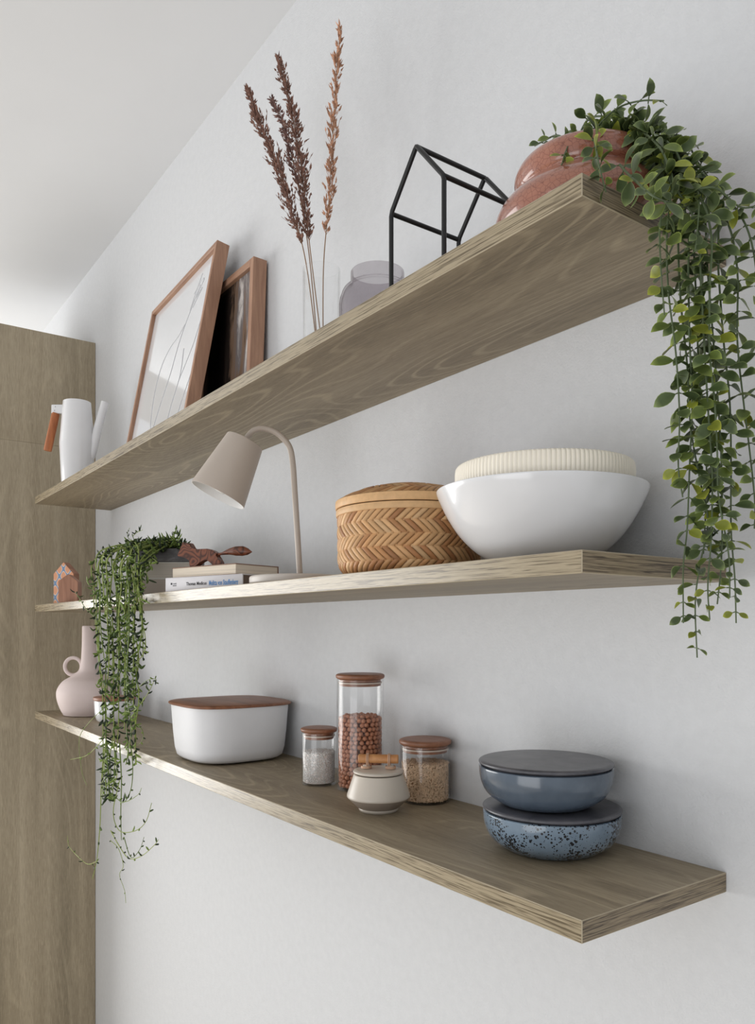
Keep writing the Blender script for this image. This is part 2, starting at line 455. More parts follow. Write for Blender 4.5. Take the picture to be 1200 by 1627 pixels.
# clear glass vase with dried grasses
t = tag(finish('glass_vase', (lambda b: (lathe(b, rnd([(0, 0), (0.0315, 0), (0.0325, 0.191), (0.0305, 0.191), (0.0295, 0.010), (0, 0.010)], 3, 0.002), 56), b)[1])(bmesh.new()), CLEAR, smooth=35),
        'slim clear glass vase holding dried grass on the top shelf', 'vase')
t.location = (-0.672, 0.125, TOP)
GST = plain('straw_stem', (150, 118, 88), 0.7)
def grass(label, pts, y0, y1, head, col, dens, seed, spread, sizes=1.0):
    rs = random.Random(seed)
    P = [at(px, py, y0 + (y1 - y0) * i / (len(pts) - 1)) for i, (px, py) in enumerate(pts)]
    base = Vector((-0.672 + rs.uniform(-.012, .012), 0.125 + rs.uniform(-.012, .012), TOP + 0.011))
    path = catmull([base] + P, 8)
    t = thing('dried_grass', label, 'dried grass', base, 0, 'dried grasses in the glass vase')
    loc = [p - base for p in path]
    bm = bmesh.new(); tube(bm, loc, 0.0011, 6, r1=0.0005)
    finish('stem', bm, GST, t, 60)
    bm = bmesh.new()
    cl = bm.loops.layers.float_color.new('col')
    n = len(loc)
    L = [0]
    for a, b in zip(loc, loc[1:]): L.append(L[-1] + (b - a).length)
    tot = L[-1]; s0 = tot * (1 - head)
    def pt(s):
        for i in range(1, n):
            if L[i] >= s:
                f_ = (s - L[i - 1]) / max(1e-9, L[i] - L[i - 1]); return loc[i - 1].lerp(loc[i], f_), (loc[i] - loc[i - 1]).normalized()
        return loc[-1], (loc[-1] - loc[-2]).normalized()
    def seedlet(p, d, ln, wd):
        g_ = rs.uniform(0.7, 1.25); c = [x * g_ for x in s2l(col)[:3]]
        if rs.random() < 0.25: c = [c[0] * 1.35, c[1] * 1.3, c[2] * 1.25]
        u = d.orthogonal().normalized(); w_ = d.cross(u)
        a = rs.uniform(0, PI); u2 = u * math.cos(a) + w_ * math.sin(a); w2 = d.cross(u2)
        vs = [bm.verts.new(p), bm.verts.new(p + d * ln)]
        mid = [bm.verts.new(p + d * ln * 0.4 + q * wd) for q in (u2, w2 * 0.7, -u2, -w2 * 0.7)]
        for i in range(4):
            for tri in ((vs[0], mid[i], mid[(i + 1) % 4]), (vs[1], mid[(i + 1) % 4], mid[i])):
                fc = bm.faces.new(tri)
                for lp in fc.loops: lp[cl] = (*c, 1)
    nb = int(dens)
    for i in range(int(nb * 1.6)):
        kf = i / nb / 1.6
        s = s0 + (tot - s0) * kf
        p, d = pt(s)
        env = (math.sin(PI * min(1, 0.12 + kf * 0.84) ** 0.8) ** 0.9) * (0.45 + 0.85 * abs(math.sin(kf * 11 + seed)))
        bl = spread * env * rs.uniform(0.2, 1.45)
        o_ = d.orthogonal().normalized(); a = rs.uniform(0, 2 * PI)
        o_ = Quaternion(d, a) @ o_
        bd = (d * rs.uniform(0.9, 1.5) + o_ * rs.uniform(0.25, 0.8)).normalized()
        q = p + bd * bl + o_ * 0.001
        if bl > 0.004:
            nf = len(bm.faces); tube(bm, [p, p.lerp(q, 0.5) + o_ * bl * 0.06, q], 0.00035, 4); bm.faces.ensure_lookup_table()
            for fc in bm.faces[nf:]:
                for lp in fc.loops: lp[cl] = s2l(col)
        ns = rs.randint(2, 4)
        for j in range(ns):
            pp = p.lerp(q, rs.uniform(0.35, 1.0))
            dd = (bd + Vector((rs.uniform(-.4, .4), rs.uniform(-.4, .4), rs.uniform(-.2, .5)))).normalized()
            seedlet(pp, dd, rs.uniform(0.007, 0.012) * sizes, rs.uniform(0.0014, 0.0023) * sizes)
    finish('seed_head', bm, attr_mat('grass_seed_%d' % seed, rough=0.8, spec=0.15), t, 0)
    return t
grass('brown dried grass plume leaning furthest left in the vase', [(486, 416), (462, 330), (436, 250), (412, 190), (393, 142)], 0.115, 0.07, 0.60, (132, 100, 88), 210, 3, 0.028)
grass('tallest dark brown dried grass plume, between two shorter dark plumes and pale stalk', [(497, 430), (487, 345), (478, 260), (462, 170), (442, 90)], 0.125, 0.12, 0.62, (130, 98, 86), 230, 5, 0.026)
grass('thin short dark dried grass plume just left of the tallest dark one', [(493, 420), (480, 330), (463, 245), (448, 190), (431, 156)], 0.125, 0.15, 0.42, (122, 94, 88), 110, 9, 0.018)
grass('pale reddish dried grass stalk standing upright furthest right in the vase', [(514, 430), (522, 330), (527, 250), (533, 140), (541, 42)], 0.13, 0.125, 0.58, (186, 142, 116), 120, 12, 0.020)

# smoked glass jar
SMOKE = thin_glass('smoked_glass', (0.83, 0.81, 0.825), (0.50, 0.46, 0.48), 0.5)
bm = bmesh.new()
lathe(bm, rnd([(0, 0), (0.056, 0), (0.060, 0.006), (0.060, 0.078), (0.054, 0.096), (0.042, 0.104), (0.042, 0.124), (0.0395, 0.124), (0.0395, 0.103), (0.052, 0.093), (0.0575, 0.077), (0.0575, 0.008), (0, 0.008)], 4, 0.006), 80)
o = tag(finish('glass_jar', bm, SMOKE, smooth=50), 'smoky grey wide-necked glass jar behind the wire house', 'jar'); o.location = (-0.5055, 0.125, TOP)

# wire house
t = thing('wire_house', 'black metal wire house ornament on the top shelf beside pink pot', 'ornament', (-0.2875, 0.088, TOP))
hx, y0_, y1_, he, ha, rr = 0.0535, -0.059, 0.060, 0.116, 0.178, 0.0031
for y_ in (y0_, y1_):
    bm = bmesh.new()
    tube(bm, [(-hx, y_, rr), (-hx, y_, he - .004), (-hx + .0022, y_, he + .0025), (-.003, y_, ha - .0025), (0, y_, ha), (.003, y_, ha - .0025), (hx - .0022, y_, he + .0025), (hx, y_, he - .004), (hx, y_, rr)], rr, 12)
    tube(bm, [(-hx, y_, rr), (hx, y_, rr)], rr, 12)
    finish('gable', bm, BLACK, t, 50)
for (x_, z_) in ((-hx, rr), (hx, rr), (-hx, he), (hx, he), (0, ha)):
    bm = bmesh.new(); tube(bm, [(x_, y0_, z_), (x_, y1_, z_)], rr, 12); finish('rail', bm, BLACK, t, 50)

# pink crackle pot with trailing plant
k = NT('crackle_glaze')
v = k.coords((1, 1, 1.1))
vo = k.add('ShaderNodeTexVoronoi', feature='DISTANCE_TO_EDGE', Scale=170); k.link(v, vo.inputs['Vector'])
n = k.noise(v, 18, 4)
base = k.ramp(n, [(0.3, (146, 90, 70)), (0.6, (166, 108, 86)), (0.8, (182, 126, 104))])
line = k.ramp(vo.outputs['Distance'], [(0.0, (0.55, 0.42, 0.40, 1)), (0.07, (1, 1, 1, 1))])
k.color(k.mix(base, line, 0.9, 'MULTIPLY'))
k.b.inputs['Roughness'].default_value = 0.3; k.b.inputs['Coat Weight'].default_value = 0.8; k.b.inputs['Coat Roughness'].default_value = 0.05
CRACK = k.m
plant = thing('potted_trailing_plant', 'pink crackle-glazed pot with long trailing green vines over the shelf end', 'potted plant', (-0.103, 0.128, TOP))
bm = bmesh.new()
lathe(bm, catmull2 := [(v_.x, v_.y) for v_ in catmull([(0.0, 0.0, 0), (0.070, 0.0, 0), (0.090, 0.010, 0), (0.101, 0.028, 0), (0.097, 0.045, 0), (0.083, 0.060, 0), (0.0735, 0.066, 0), (0.0765, 0.072, 0), (0.079, 0.084, 0), (0.074, 0.095, 0), (0.068, 0.0965, 0), (0.068, 0.090, 0), (0.070, 0.075, 0), (0.0, 0.075, 0)], 5)], 96)
finish('pot', bm, CRACK, plant, 60)
bm = bmesh.new(); lathe(bm, [(0.070, 0.078), (0.05, 0.086), (0, 0.088)], 40)
for v_ in bm.verts: v_.co.z += random.Random(int(v_.co.x * 9999)).uniform(-.002, .002)
finish('soil', bm, plain('soil', (52, 40, 30), 0.95, var=0.4, vscale=200), plant)

VINE = plain('vine_green', (84, 98, 66), 0.55)
LEAF = attr_mat('leaf_green', rough=0.42, spec=0.4)
def leaf(bm, cl, p, d, nrm, L, W, col, edge, fold=0.18, bend=0.15):
    """ovate leaf, 6 x 4 cells, with slight thickness from a fold and bend"""
    d = d.normalized(); side = d.cross(nrm)
    if side.length < 1e-4: side = d.orthogonal()
    side.normalize(); nn = side.cross(d).normalized()
    prof = [0.05, 0.55, 0.88, 1.0, 0.90, 0.60, 0.0]
    rows = []
    for i, wv in enumerate(prof):
        t_ = i / 6
        c = p + d * (L * t_) - nn * (bend * L * t_ * t_)
        row = []
        for j in (-1, -0.86, 0, 0.86, 1):
            row.append(bm.verts.new(c + side * (j * wv * W / 2) + nn * (abs(j) * wv * W * fold)))
        rows.append(row)
    for i in range(6):
        for j in range(4):
            q = [rows[i][j], rows[i][j + 1], rows[i + 1][j + 1], rows[i + 1][j]]
            if i == 5 and False: q = q[:3]
            f_ = bm.faces.new(q)
            f_.smooth = True
            for lp in f_.loops:
                jj = [r_.index(lp.vert) for r_ in rows if lp.vert in r_][0]
                ii = [a for a, r_ in enumerate(rows) if lp.vert in r_][0]
                e = 1.0 if jj in (0, 4) or ii == 6 else (0.05 if jj in (1, 3) else 0.0)
                if ii >= 5: e = max(e, 0.35)
                lp[cl] = tuple(col[x] * (1 - e) + edge[x] * e for x in range(3)) + (1,)
def vine(pts, seed, r=0.0013, step=0.0150, L=0.0205, parent=plant, skip=0.0, yellow=0.12, start=0.0):
    rs = random.Random(seed)
    path = catmull(pts, 8)
    o0 = parent.location
    path = [p - o0 for p in path]
    # gentle wander
    bm = bmesh.new(); tube(bm, path, r, 7, r1=r * 0.55)
    st = finish('vine', bm, VINE, parent, 60)
    bm = bmesh.new(); cl = bm.loops.layers.float_color.new('col')
    acc = 0; nxt = skip; turn = rs.uniform(0, PI)
    tl = sum((b - a).length for a, b in zip(path, path[1:]))
    for a, b in zip(path, path[1:]):
        seg_ = (b - a).length
        while nxt <= acc + seg_ and seg_ > 1e-7:
            p = a.lerp(b, (nxt - acc) / seg_); d = (b - a).normalized()
            turn += PI / 2 + rs.uniform(-.45, .45)
            kf = nxt / tl
            s_ = (1 - 0.45 * max(0, kf - 0.8) / 0.2) * rs.uniform(0.78, 1.12)
            o_ = d.orthogonal().normalized()
            for sgn in (0, PI):
                if rs.random() < 0.04: continue
                oo = Quaternion(d, turn + sgn) @ o_
                droop = Vector((0, 0, -0.25))
                dd = (oo + d * rs.uniform(-0.15, 0.55) + droop * rs.uniform(0, 1.2)).normalized()
                g_ = rs.uniform(0.75, 1.2)
                if rs.random() < yellow:
                    c = [x * g_ for x in s2l((128, 136, 48))[:3]]; e = s2l((186, 190, 70))[:3]
                elif rs.random() < 0.35:
                    c = [x * g_ for x in s2l((92, 108, 50))[:3]]; e = s2l((168, 184, 92))[:3]
                else:
                    c = [x * g_ for x in s2l((72, 88, 50))[:3]]; e = s2l((152, 168, 106))[:3]
                pet = p + dd * 0.003
                nf = len(bm.faces); tube(bm, [p, pet], 0.0007, 4); bm.faces.ensure_lookup_table()
                for fc in bm.faces[nf:]:
                    for lp in fc.loops: lp[cl] = s2l((84, 98, 60))
                nrm = (Vector((0.5, -0.6, 0.55)) + Vector((rs.uniform(-.7, .7), rs.uniform(-.7, .7), rs.uniform(-.5, .5))))
                leaf(bm, cl, pet, dd, nrm, L * s_, L * s_ * rs.uniform(0.58, 0.72), c, e, rs.uniform(.08, .22), rs.uniform(0.0, 0.3))
            nxt += step * rs.uniform(0.8, 1.25)
        acc += seg_
    finish('leaves', bm, LEAF, st, -60)
def over(px, py, y): return at(px, py, y)
def hangx(px, py, extra=0.0):
    X = 0.018 + max(0, (px - 1060)) / 140 * 0.062 + extra
    return at_x(px, py, X)
root = at(940, 222, 0.12)
vine([root, over(955, 195, 0.11), over(985, 170, 0.11), over(1020, 160, 0.11), over(1055, 160, 0.11)], 1, L=0.020)
vine([root, over(915, 215, 0.08), over(900, 238, 0.055), over(891, 268, 0.045)], 2, L=0.014, yellow=0.5, step=0.012, r=0.001)
vine([root, over(945, 225, 0.06), over(952, 262, 0.03), over(963, 305, 0.02)], 3, L=0.017, yellow=0.35)
vine([over(900, 225, 0.13), over(885, 215, 0.14), over(868, 222, 0.15), over(850, 232, 0.16)], 4, L=0.014)
vine([over(920, 215, 0.13), over(935, 190, 0.13), over(960, 185, 0.12), over(1000, 195, 0.12), over(1040, 215, 0.12), over(1075, 235, 0.12)], 5)
# [hang path in photograph pixels, extra distance beyond the shelf end]
hang = [
 ([(960, 205), (1010, 205)], [(1052, 240), (1066, 300), (1060, 370), (1062, 460), (1074, 560), (1080, 660), (1078, 740), (1085, 790)], 0.012),
 ([(950, 200), (1020, 200)], [(1070, 235), (1085, 290), (1078, 380), (1082, 480), (1092, 580), (1098, 680), (1112, 760), (1125, 830), (1112, 900), (1105, 960), (1108, 1045)], 0.006),
 ([(965, 195), (1030, 205)], [(1080, 250), (1098, 320), (1104, 420), (1108, 520), (1112, 620), (1122, 720), (1122, 800), (1118, 880)], 0.0),
 ([(955, 205), (1015, 215)], [(1090, 262), (1118, 330), (1124, 420), (1132, 520), (1140, 620), (1146, 720), (1148, 820), (1146, 900), (1140, 960)], 0.004),
 ([(960, 200), (1030, 220)], [(1100, 275), (1138, 340), (1142, 430), (1150, 540), (1160, 640), (1162, 740), (1162, 840), (1168, 920), (1170, 990)], 0.0),
 ([(965, 205), (1040, 230)], [(1110, 290), (1155, 350), (1172, 430), (1172, 540), (1182, 640), (1192, 720), (1200, 800), (1199, 840)], 0.0),
 ([(970, 210), (1040, 240)], [(1105, 300), (1130, 370), (1128, 460), (1128, 560), (1136, 640), (1140, 720), (1142, 790), (1158, 880), (1160, 950)], 0.014),
 ([(960, 210), (1030, 235)], [(1064, 280), (1092, 350), (1094, 440), (1096, 540), (1100, 640), (1096, 740), (1092, 840), (1086, 900), (1086, 990)], 0.010),
 ([(965, 205), (1045, 235)], [(1108, 270), (1160, 320), (1190, 370), (1204, 450), (1206, 560), (1212, 680), (1215, 760)], 0.0),
 ([(965, 205), (1045, 245)], [(1075, 300), (1108, 360), (1114, 450), (1120, 560), (1126, 660), (1132, 760), (1130, 860), (1125, 930), (1128, 985)], 0.012),
 ([(965, 205), (1040, 235)], [(1070, 290), (1050, 350), (1050, 420), (1056, 500)], 0.022),
]
for i, (a, b, ex) in enumerate(hang):
    P = [root + Vector((0.002 * i - 0.01, 0.003 * (i % 4), -0.004))] + [over(px, py + 8 * (i % 3), 0.12) for px, py in a] + [hangx(px, py, ex) for px, py in b]
    vine(P, 20 + i, skip=0.02, step=0.0160)
vine([over(985, 262, 0.06), over(1005, 283, 0.045), over(1042, 314, 0.03), hangx(1077, 325, 0.02)], 50, L=0.02)
vine([over(1080, 300, 0.11), hangx(1110, 300, 0.02), hangx(1140, 300, 0.02), hangx(1180, 330, 0.01), hangx(1222, 318, 0.0)], 51, L=0.02, yellow=0.3)
vine([over(1040, 230, 0.12), over(1070, 215, 0.14), over(1090, 222, 0.15), over(1105, 250, 0.15), hangx(1128, 285, 0.0)], 52, L=0.02)
vine([over(1030, 225, 0.12), over(1050, 240, 0.13), over(1085, 260, 0.13), hangx(1110, 310, 0.02), hangx(1105, 400, 0.02)], 53, L=0.02)

# ------------------------------------------------------------------ MIDDLE SHELF
# wooden house blocks
k = NT('tile_pattern')
v = k.coords((1, 1, 1))
sep = k.add('ShaderNodeSeparateXYZ'); k.link(v, sep.inputs[0])
fx = k.math('MULTIPLY', sep.outputs[0], 2 * PI / 0.030); fz = k.math('MULTIPLY', sep.outputs[2], 2 * PI / 0.046)
wv = k.math('ADD', k.math('COSINE', fx), k.math('COSINE', fz))
ab = k.math('ABSOLUTE', wv)
k.color(k.ramp(ab, [(0.0, (116, 144, 178)), (0.36, (116, 144, 178)), (0.44, (240, 232, 222)), (0.6, (234, 190, 156)), (1.0, (222, 158, 122))]))
k.b.inputs['Roughness'].default_value = 0.5
PATT = k.m
BLOCKW = lidwood('block_wood', (150, 102, 78), (190, 138, 110), 2, 1.2)
def house_block(label, loc, rotz, wd, dp, he_, ha_, face):
    t = thing('toy_house', label, 'wooden house', loc, rotz)
    # local: gable plane faces -y, width along x
    pts = [(-wd / 2, 0), (wd / 2, 0), (wd / 2, he_), (0, ha_), (-wd / 2, he_)]
    M = Matrix(((1, 0, 0, 0), (0, 0, 1, 0), (0, 1, 0, 0), (0, 0, 0, 1)))
    bm = bmesh.new(); extrude_poly(bm, pts, M, dp, 0.0012, 2)
    finish('block', bm, BLOCKW, t, 30)
    if face:
        bm = bmesh.new()
        q = [(x * 0.96, 0.002 + z * 0.972) for x, z in pts]
        M2 = Matrix(((1, 0, 0, 0), (0, 0, 1, -0.0008), (0, 1, 0, 0), (0, 0, 0, 1)))
        extrude_poly(bm, q, M2, 0.001)
        tag(finish('painted_front', bm, PATT, t, 0), 'blue and orange tile-patterned front')
    return t
house_block('small wooden house with blue and orange patterned front, at the middle shelf end', (-2.15, 0.060, MID), math.radians(42), 0.074, 0.03, 0.100, 0.138, True)
house_block('small plain wooden house in front of the blue patterned one', (-1.945, 0.022, MID), math.radians(62), 0.056, 0.05, 0.064, 0.086, False)

# left stack of pale books under the planter
def book(label, corner, rotz, length, width, thick, spine_side, covcol, pagecol, coverth=0.0022, overhang=0.002, group=None):
    """local x from near corner along the front, y backwards; spine_side: 'front', 'left' or 'back'"""
    t = thing('book', label, 'book', corner, rotz, group)
    cm = plain('book_cover', covcol, 0.5, var=0.03); pm = NT('book_pages')
    g = pm.noise(pm.coords((3, 3, 1400)), 1.0, 2)
    pm.color(pm.ramp(g, [(0.3, tuple(int(c * .86) for c in pagecol)), (0.7, pagecol)])); pm.b.inputs['Roughness'].default_value = 0.8
    bm = bmesh.new()
    box(bm, 0, length, 0, width, 0, coverth, 0.0006, 1); box(bm, 0, length, 0, width, thick - coverth, thick, 0.0006, 1)
    if spine_side == 'front': box(bm, 0, length, 0, 0.003, 0, thick, 0.0011, 3)
    if spine_side == 'back': box(bm, 0, length, width - 0.003, width, 0, thick, 0.0011, 3)
    if spine_side == 'left': box(bm, 0, 0.003, 0, width, 0, thick, 0.0011, 3)
    finish('cover', bm, cm, t, 30)
    bm = bmesh.new()
    x0 = 0.003 if spine_side == 'left' else overhang; y0 = 0.003 if spine_side == 'front' else overhang; y1 = width - (0.003 if spine_side == 'back' else overhang)
    box(bm, x0, length - overhang, y0, y1, coverth, thick - coverth)
    finish('pages', bm, pm.m, t, 0)
    return t
a_ = math.atan2(-RT.y, -RT.x)
# local x axis -> from near corner to the left-back (-.811,.585)?  front = camera facing side
cor = Vector((-1.425, 0.032, MID))
rz = math.atan2(RT.y, RT.x)
b1 = book('thick pale book at the bottom of the stack under grey planter', cor, rz, 0.165, 0.125, 0.046, 'left', (226, 222, 218), (206, 192, 182), group=None)
b2 = book('off-white book directly under the dark grey planter', cor + Vector((-0.004, 0.003, 0.0462)), rz + math.radians(1.5), 0.162, 0.125, 0.041, 'left', (232, 229, 224), (224, 214, 204), group=None)

# right pile
def rot2(v, a): return Vector((v[0] * math.cos(a) - v[1] * math.sin(a), v[0] * math.sin(a) + v[1] * math.cos(a), 0))
rz1 = math.radians(18)
c1 = Vector((-0.8937, 0.082, MID)) + rot2((-0.232, 0), rz1)
lb = book('white-spined book lettered in black and blue beside the lamp foot', c1, rz1, 0.232, 0.128, 0.0305, 'front', (224, 221, 224), (128, 110, 98))
for body, x, z, size, sq, col, bold in (('Thomas Medicus', 0.067, 0.0125, 0.0098, 0.93, (40, 38, 40), 0.0001), ('Melitta von Stauffenberg', 0.136, 0.0108, 0.0142, 0.60, (88, 146, 206), 0.0002), ('rowohlt', 0.0245, 0.0164, 0.0038, 0.95, (110, 110, 115), 0), ('BERLIN', 0.0245, 0.0122, 0.0038, 0.95, (110, 110, 115), 0)):
    me = text_mesh(body, size, sq, bold)
    me.materials.append(plain('ink', col, 0.6))
    o = bpy.data.objects.new('spine_lettering', me); C.objects.link(o); o.parent = lb
    o.location = (x, -0.0003, z); o.rotation_euler = (PI / 2, 0, 0)
bm = bmesh.new(); box(bm, 0.018, 0.0225, -0.0004, 0.0002, 0.0155, 0.0195)
finish('publisher_mark', bm, plain('mark_ink', (40, 40, 44), 0.6), lb, 0)
rz2 = math.radians(15.5)
c2 = Vector((-0.9265, 0.083, MID + 0.0308)) + rot2((-0.205, 0), rz2)
book('closed book with cream page edges lying under the carved fox', c2, rz2, 0.205, 0.118, 0.0225, 'back', (142, 108, 88), (246, 232, 212), 0.0018, 0.0015)

# fox: carved board figure
k = NT('fox_wood')
v = k.coords((1, 1, 1))
n = k.add('ShaderNodeTexNoise', Scale=22.0, Detail=1.0); k.link(v, n.inputs['Vector'])
rg = k.math('SINE', k.math('MULTIPLY', n.outputs['Fac'], 110))
k.color(k.ramp(k.math('ADD', k.math('MULTIPLY', rg, 0.5), 0.5), [(0.0, (70, 36, 24)), (0.35, (108, 60, 40)), (1.0, (128, 74, 50))]))
k.b.inputs['Roughness'].default_value = 0.4
FOXM = k.m
fz = MID + 0.0308 + 0.0227
tt_ = (319 - 600) / 1239; dd_ = FW + RT * tt_; e_ = rot2((-1, 0), rz2)
q0 = Vector((-0.9265, 0.083, 0))                      # near corner of the upper book
den = dd_.x * e_.y - dd_.y * e_.x
s_ = ((q0.x - CAM.x) * e_.y - (q0.y - CAM.y) * e_.x) / den
fxp = Vector((CAM.x, CAM.y, 0)) + dd_ * s_ + rot2((0, 1), rz2) * 0.016
t = thing('wooden_fox', 'carved reddish-brown wooden fox figure standing on the pile of books', 'figurine', (fxp.x, fxp.y, fz), math.radians(28))
# outline in crop pixels (x right, y down), feet line 250; figure faces local -x
outl = [(200, 163), (222, 152), (232, 118), (243, 84), (254, 82), (268, 104), (282, 100), (292, 88), (304, 94), (316, 130), (345, 140), (400, 136), (440, 136), (480, 150), (512, 172), (500, 186), (520, 205), (540, 230), (540, 249), (470, 249), (476, 236), (440, 208), (418, 206), (388, 222), (360, 236), (350, 252), (298, 252), (304, 224), (300, 204), (270, 188), (240, 184), (208, 178)]
px2m = 0.188 / 560; pz2m = 0.172 / 560
def fx2(p): return ((p[0] - 420) * px2m, (251 - p[1]) * pz2m)
M = Matrix(((1, 0, 0, 0), (0, 0, 1, -0.0075), (0, 1, 0, 0), (0, 0, 0, 1)))
bm = bmesh.new()
extrude_poly(bm, [fx2(p) for p in outl], M, 0.015, 0.0014, 3)
finish('body', bm, FOXM, t, 60)
bm = bmesh.new()
tp = [(500, 176), (540, 172), (590, 162), (640, 160), (690, 162), (725, 167), (757, 171)]
tr = [0.0022, 0.0028, 0.0062, 0.0095, 0.0100, 0.0070, 0.0008]
P = [Vector((fx2(p)[0], 0, fx2(p)[1])) for p in tp]
cc = catmull(P, 5)
tube(bm, cc, 0.01, 16, rf=lambda k_: (lambda i, f_: tr[i] * (1 - f_) + tr[min(i + 1, 6)] * f_)(int(min(5.999, k_ * 6)), k_ * 6 - int(min(5.999, k_ * 6))))
finish('tail', bm, FOXM, t, 60)

# grey planter with thin-leaved trailing succulent
k = NT('zinc_grey')
n = k.noise(k.coords((30, 30, 60)), 1.0, 5, 0.7, 0.5)
k.color(k.ramp(n, [(0.3, (84, 82, 84)), (0.55, (104, 102, 104)), (0.8, (150, 148, 152))])); k.b.inputs['Roughness'].default_value = 0.5
succ = thing('trailing_succulent', 'stringy green hanging succulent in a flat dark grey planter on pale books', 'potted plant', cor + Vector((-0.004, 0.006, 0.0876)), rz)
bm = bmesh.new()
box(bm, 0, 0.158, 0, 0.120, 0, 0.034, 0.003, 2)
top = [f_ for f_ in bm.faces if f_.normal.z > 0.9 or f_.calc_center_median().z > 0.0339]
bmesh.ops.inset_region(bm, faces=[f_ for f_ in top if f_.calc_area() > 0.005], thickness=0.006)
big = max(bm.faces, key=lambda f_: f_.calc_area() if f_.calc_center_median().z > 0.02 else 0)
bmesh.ops.translate(bm, verts=big.verts, vec=(0, 0, -0.008))
finish('planter', bm, k.m, succ, 30)
bm = bmesh.new(); box(bm, 0.007, 0.151, 0.007, 0.113, 0.020, 0.0275)
finish('soil', bm, bpy.data.materials['soil'], succ, 0)
bpy.context.view_layer.update()
SI = succ.matrix_world.inverted()
SUC = attr_mat('succulent_green', rough=0.5, spec=0.3)
rs = random.Random(77)
def strand(pts, seed, dens=1.0, r=0.0019, twigL=0.031, bare=0.0, rt=None):
    """pts already world points"""
    q = random.Random(seed)
    path = catmull(pts, 7)
    path = [SI @ p for p in path]
    bm = bmesh.new(); cl = bm.loops.layers.float_color.new('col')
    cs = s2l(q.choice([(128, 146, 70), (148, 164, 86), (108, 128, 60), (164, 176, 104)]))
    tube(bm, path, r, 6, r1=rt or r * 0.55)
    for fc in bm.faces:
        for lp in fc.loops: lp[cl] = cs
    nst = len(path)
    cnt = int(nst * 0.85 * dens)
    for i in range(cnt):
        kf = bare + (1 - bare) * i / max(1, cnt)
        idx = min(nst - 2, int(kf * (nst - 1)))
        p = path[idx].lerp(path[idx + 1], q.random()); d = (path[idx + 1] - path[idx]).normalized()
        o_ = Quaternion(d, q.uniform(0, 2 * PI)) @ d.orthogonal().normalized()
        l_ = (twigL if twigL > 0.02 else twigL * 1.7) * q.uniform(0.45, 1.15)
        a = p + (o_ * 0.7 + d * 0.4) * l_ * 0.45
        b = a + (o_ * q.uniform(0.1, 0.9) + d * q.uniform(-0.3, 0.9) + Vector((0, 0, q.uniform(-0.2, 0.6)))) * l_ * 0.45
        n0 = len(bm.faces)
        tr_ = min(q.uniform(0.0012, 0.0023), r * 1.15) if r < 0.0014 else q.uniform(0.0012, 0.0023)
        tube(bm, catmull([p, a, b], 3), tr_, 5, rf=lambda k_, tr_=tr_: tr_ * (0.55 + 0.9 * math.sin(PI * min(1, k_ * 0.95 + 0.08))) * (1.0 if k_ < 0.99 else 0.3))
        c = s2l(q.choice([(70, 90, 44), (48, 64, 36), (92, 114, 52), (38, 50, 32), (130, 152, 76)]))
        bm.faces.ensure_lookup_table()
        for fc in bm.faces[n0:]:
            for lp in fc.loops: lp[cl] = c
    finish('stem', bm, SUC, succ, 60)
def H(px, py, dy=0.0): return at(px, py, -0.028 + dy)
# planter rim points (world) where stems leave
def rim(u, v=0.0, z=0.03): return succ.matrix_world @ Vector((u, v, z))
for i in range(24):
    u = rs.uniform(0.0, 0.115)
    s_ = rim(u, rs.uniform(0.01, 0.06), 0.030)
    kx = i / 23
    xt = 152 + kx * 72 + rs.uniform(-6, 6)
    dy = rs.uniform(-0.022, 0.012)
    ln = rs.choice([1040, 1100, 1150, 1180, 1200, 1240, 1270]) if i % 3 else rs.uniform(1000, 1090)
    up = s_ + Vector((0.0, -0.012, 0.016 + rs.uniform(0, 0.01)))
    P = [s_, up, at(xt + rs.uniform(-4, 14), 880 + rs.uniform(-8, 14), rs.uniform(-0.012, 0.015) + dy * 0.3), H(xt, 940, dy)]
    y_ = 940
    while y_ < ln:
        y_ += 55; P.append(H(xt + rs.uniform(-6, 6) + (y_ - 940) * (190 - xt) / 1300, y_, dy + rs.uniform(-.004, .004)))
    strand(P, 100 + i, 1.2)
# crown of the plant
for i in range(26):
    s_ = rim(rs.uniform(0.01, 0.12), rs.uniform(0.01, 0.09), 0.028)
    d1 = Vector((rs.uniform(-.03, .03), rs.uniform(-.03, .01), rs.uniform(0.006, 0.022)))
    d2 = d1 + Vector((rs.uniform(-.03, .03), rs.uniform(-.025, .008), rs.uniform(-0.02, 0.012)))
    strand([s_, s_ + d1 * 0.6, s_ + d1, s_ + d2], 200 + i, 1.3, 0.0015, 0.017)
# right side drooping over the planter edge
for i, (u, tx, ty) in enumerate([(0.05, 232, 905), (0.07, 240, 900), (0.09, 236, 922), (0.06, 226, 935), (0.08, 222, 950), (0.10, 250, 893), (0.05, 214, 930), (0.04, 205, 940)]):
    s_ = rim(u, 0.02, 0.03)
    strand([s_, s_ + Vector((0.01, -0.012, 0.012)), at((tx + 215) / 2 + 8, (ty + 870) / 2, 0.05), at(tx, ty, 0.015)], 300 + i, 1.3, 0.0015, 0.018)
